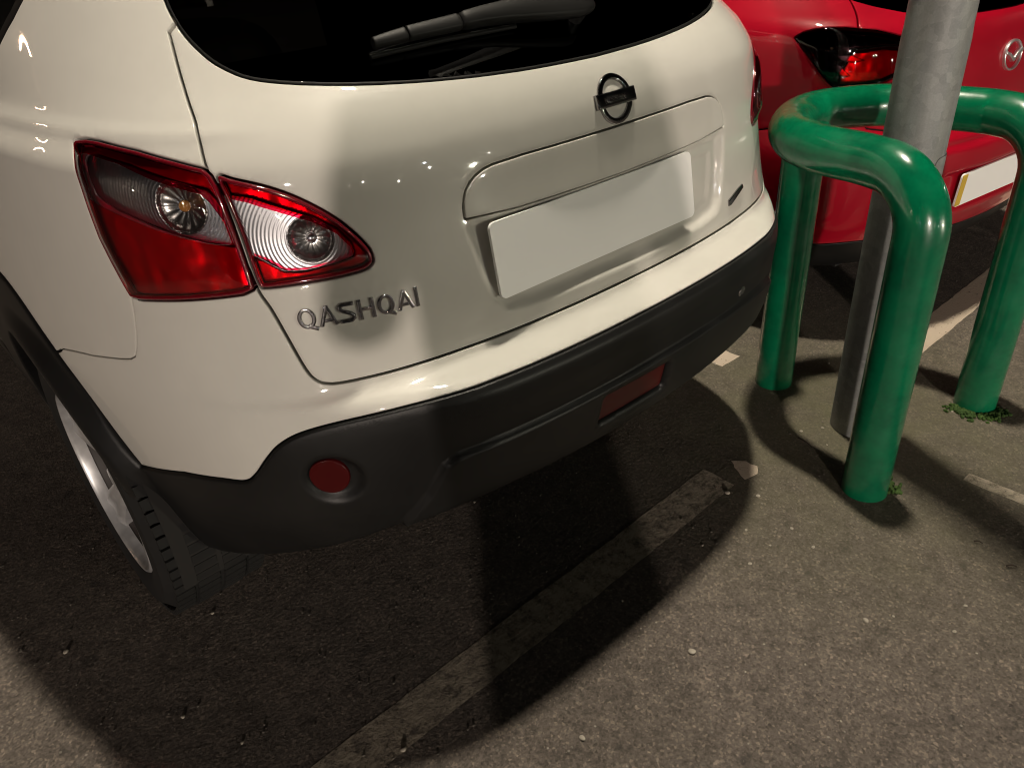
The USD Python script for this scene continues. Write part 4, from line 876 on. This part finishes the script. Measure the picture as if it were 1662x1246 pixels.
body = chain([('pel', 'wai'), ('wai', 'che'), ('che', 'nk'), ('nk', 'nb'), ('nb', 'hd'), ('hd', 'ht'), ('hd', 'ch'), ('cl', 'sl'), ('cr', 'sr'), ('cl', 'cr'), ('sl', 'el'), ('sr', 'er'), ('el', 'wl'), ('er', 'wr'), ('pl', 'kl'), ('prr', 'kr'), ('kl', 'al'), ('kr', 'ar'), ('al', 'tl'), ('ar', 'tr')] + fing, {k: (p, r * (1 if k[0] in 'hnlrpq' and k not in ('pel', 'pl', 'prr', 'nk') or k in ('wl', 'wr') else .93)) for k, (p, r) in JT.items()}, .008)
obj('body', body, M['skin'], pt, smooth=True)
obj('jacket', chain([('pel', 'wai'), ('wai', 'che'), ('che', 'nk'), ('cl', 'cr'), ('cl', 'sl'), ('cr', 'sr'), ('sl', 'el'), ('sr', 'er'), ('el', 'wl'), ('er', 'wr'), ('pl', 'prr'), ('pl', 'cl'), ('prr', 'cr'), ('pl', 'hml'), ('prr', 'hmr'), ('hml', 'hmr'), ('pel', 'hml'), ('pel', 'hmr')], {k: (p, r * 1.06 + .004) for k, (p, r) in JT.items()}, .02), M['jacket'], pt, smooth=True)
obj('trousers', chain([('pl', 'prr'), ('pl', 'kl'), ('prr', 'kr'), ('kl', 'al'), ('kr', 'ar')], {k: (p, r * 1.03 + .003) for k, (p, r) in JT.items()}, .02), M['trousers'], pt, smooth=True)
for s_ in ('l', 'r'): obj('shoe', chain([('he' + s_, 't' + s_), ('a' + s_, 't' + s_)], {k: (p, r * 1.05 + .004) for k, (p, r) in JT.items()}, .015), M['liner'], pt, smooth=True)
hs = trimesh.creation.icosphere(3, .104); hs.vertices = hs.vertices * (1, 1.08, 1.05); hs.apply_translation(J(0, -.008, 1.665)); V = hs.vertices; keep = ((V - J(0, 0, 1.665)) @ ph < .045) | (V[:, 2] > 1.715)
hs.update_faces(keep[hs.faces].all(1)); obj('hair', hs, M['hair'], pt, smooth=True)
for sgn in (-1, 1):
    e = trimesh.creation.icosphere(2, .012); e.apply_translation(J(sgn * .032, .118, 1.605)); obj('eye', e, M['plate'], pt, smooth=True)
    e = trimesh.creation.icosphere(2, .026); e.vertices = e.vertices * (.5, .5, 1.15); e.apply_translation(J(sgn * .09, .01, 1.60)); obj('ear', e, M['skin'], pt, smooth=True)
nz = trimesh.convex.convex_hull(np.array([J(0, .118, 1.615), J(-.016, .118, 1.565), J(.016, .118, 1.565), J(0, .148, 1.572)])); obj('nose', nz, M['skin'], pt, smooth=50)
mo = trimesh.creation.icosphere(2, .02); mo.vertices = mo.vertices * (1, 1, .25); mo.apply_translation(J(0, .112, 1.535)); obj('mouth', mo, M['retro'], pt, smooth=True)
phone = thing('phone', 'dark phone held up in the person hands', 'phone', EYE - fwd * .022)
pb = box(.148, .072, .008, bev=.002); B4 = np.eye(4); B4[:3, 0], B4[:3, 1], B4[:3, 2] = right, up, -fwd; pb.apply_transform(B4)
obj('body', pb, M['void'], phone, smooth=20)
scr = box(.140, .065, .001, (0, 0, .0047)); scr.apply_transform(B4); obj('screen', scr, M['seal'], phone, smooth=False)
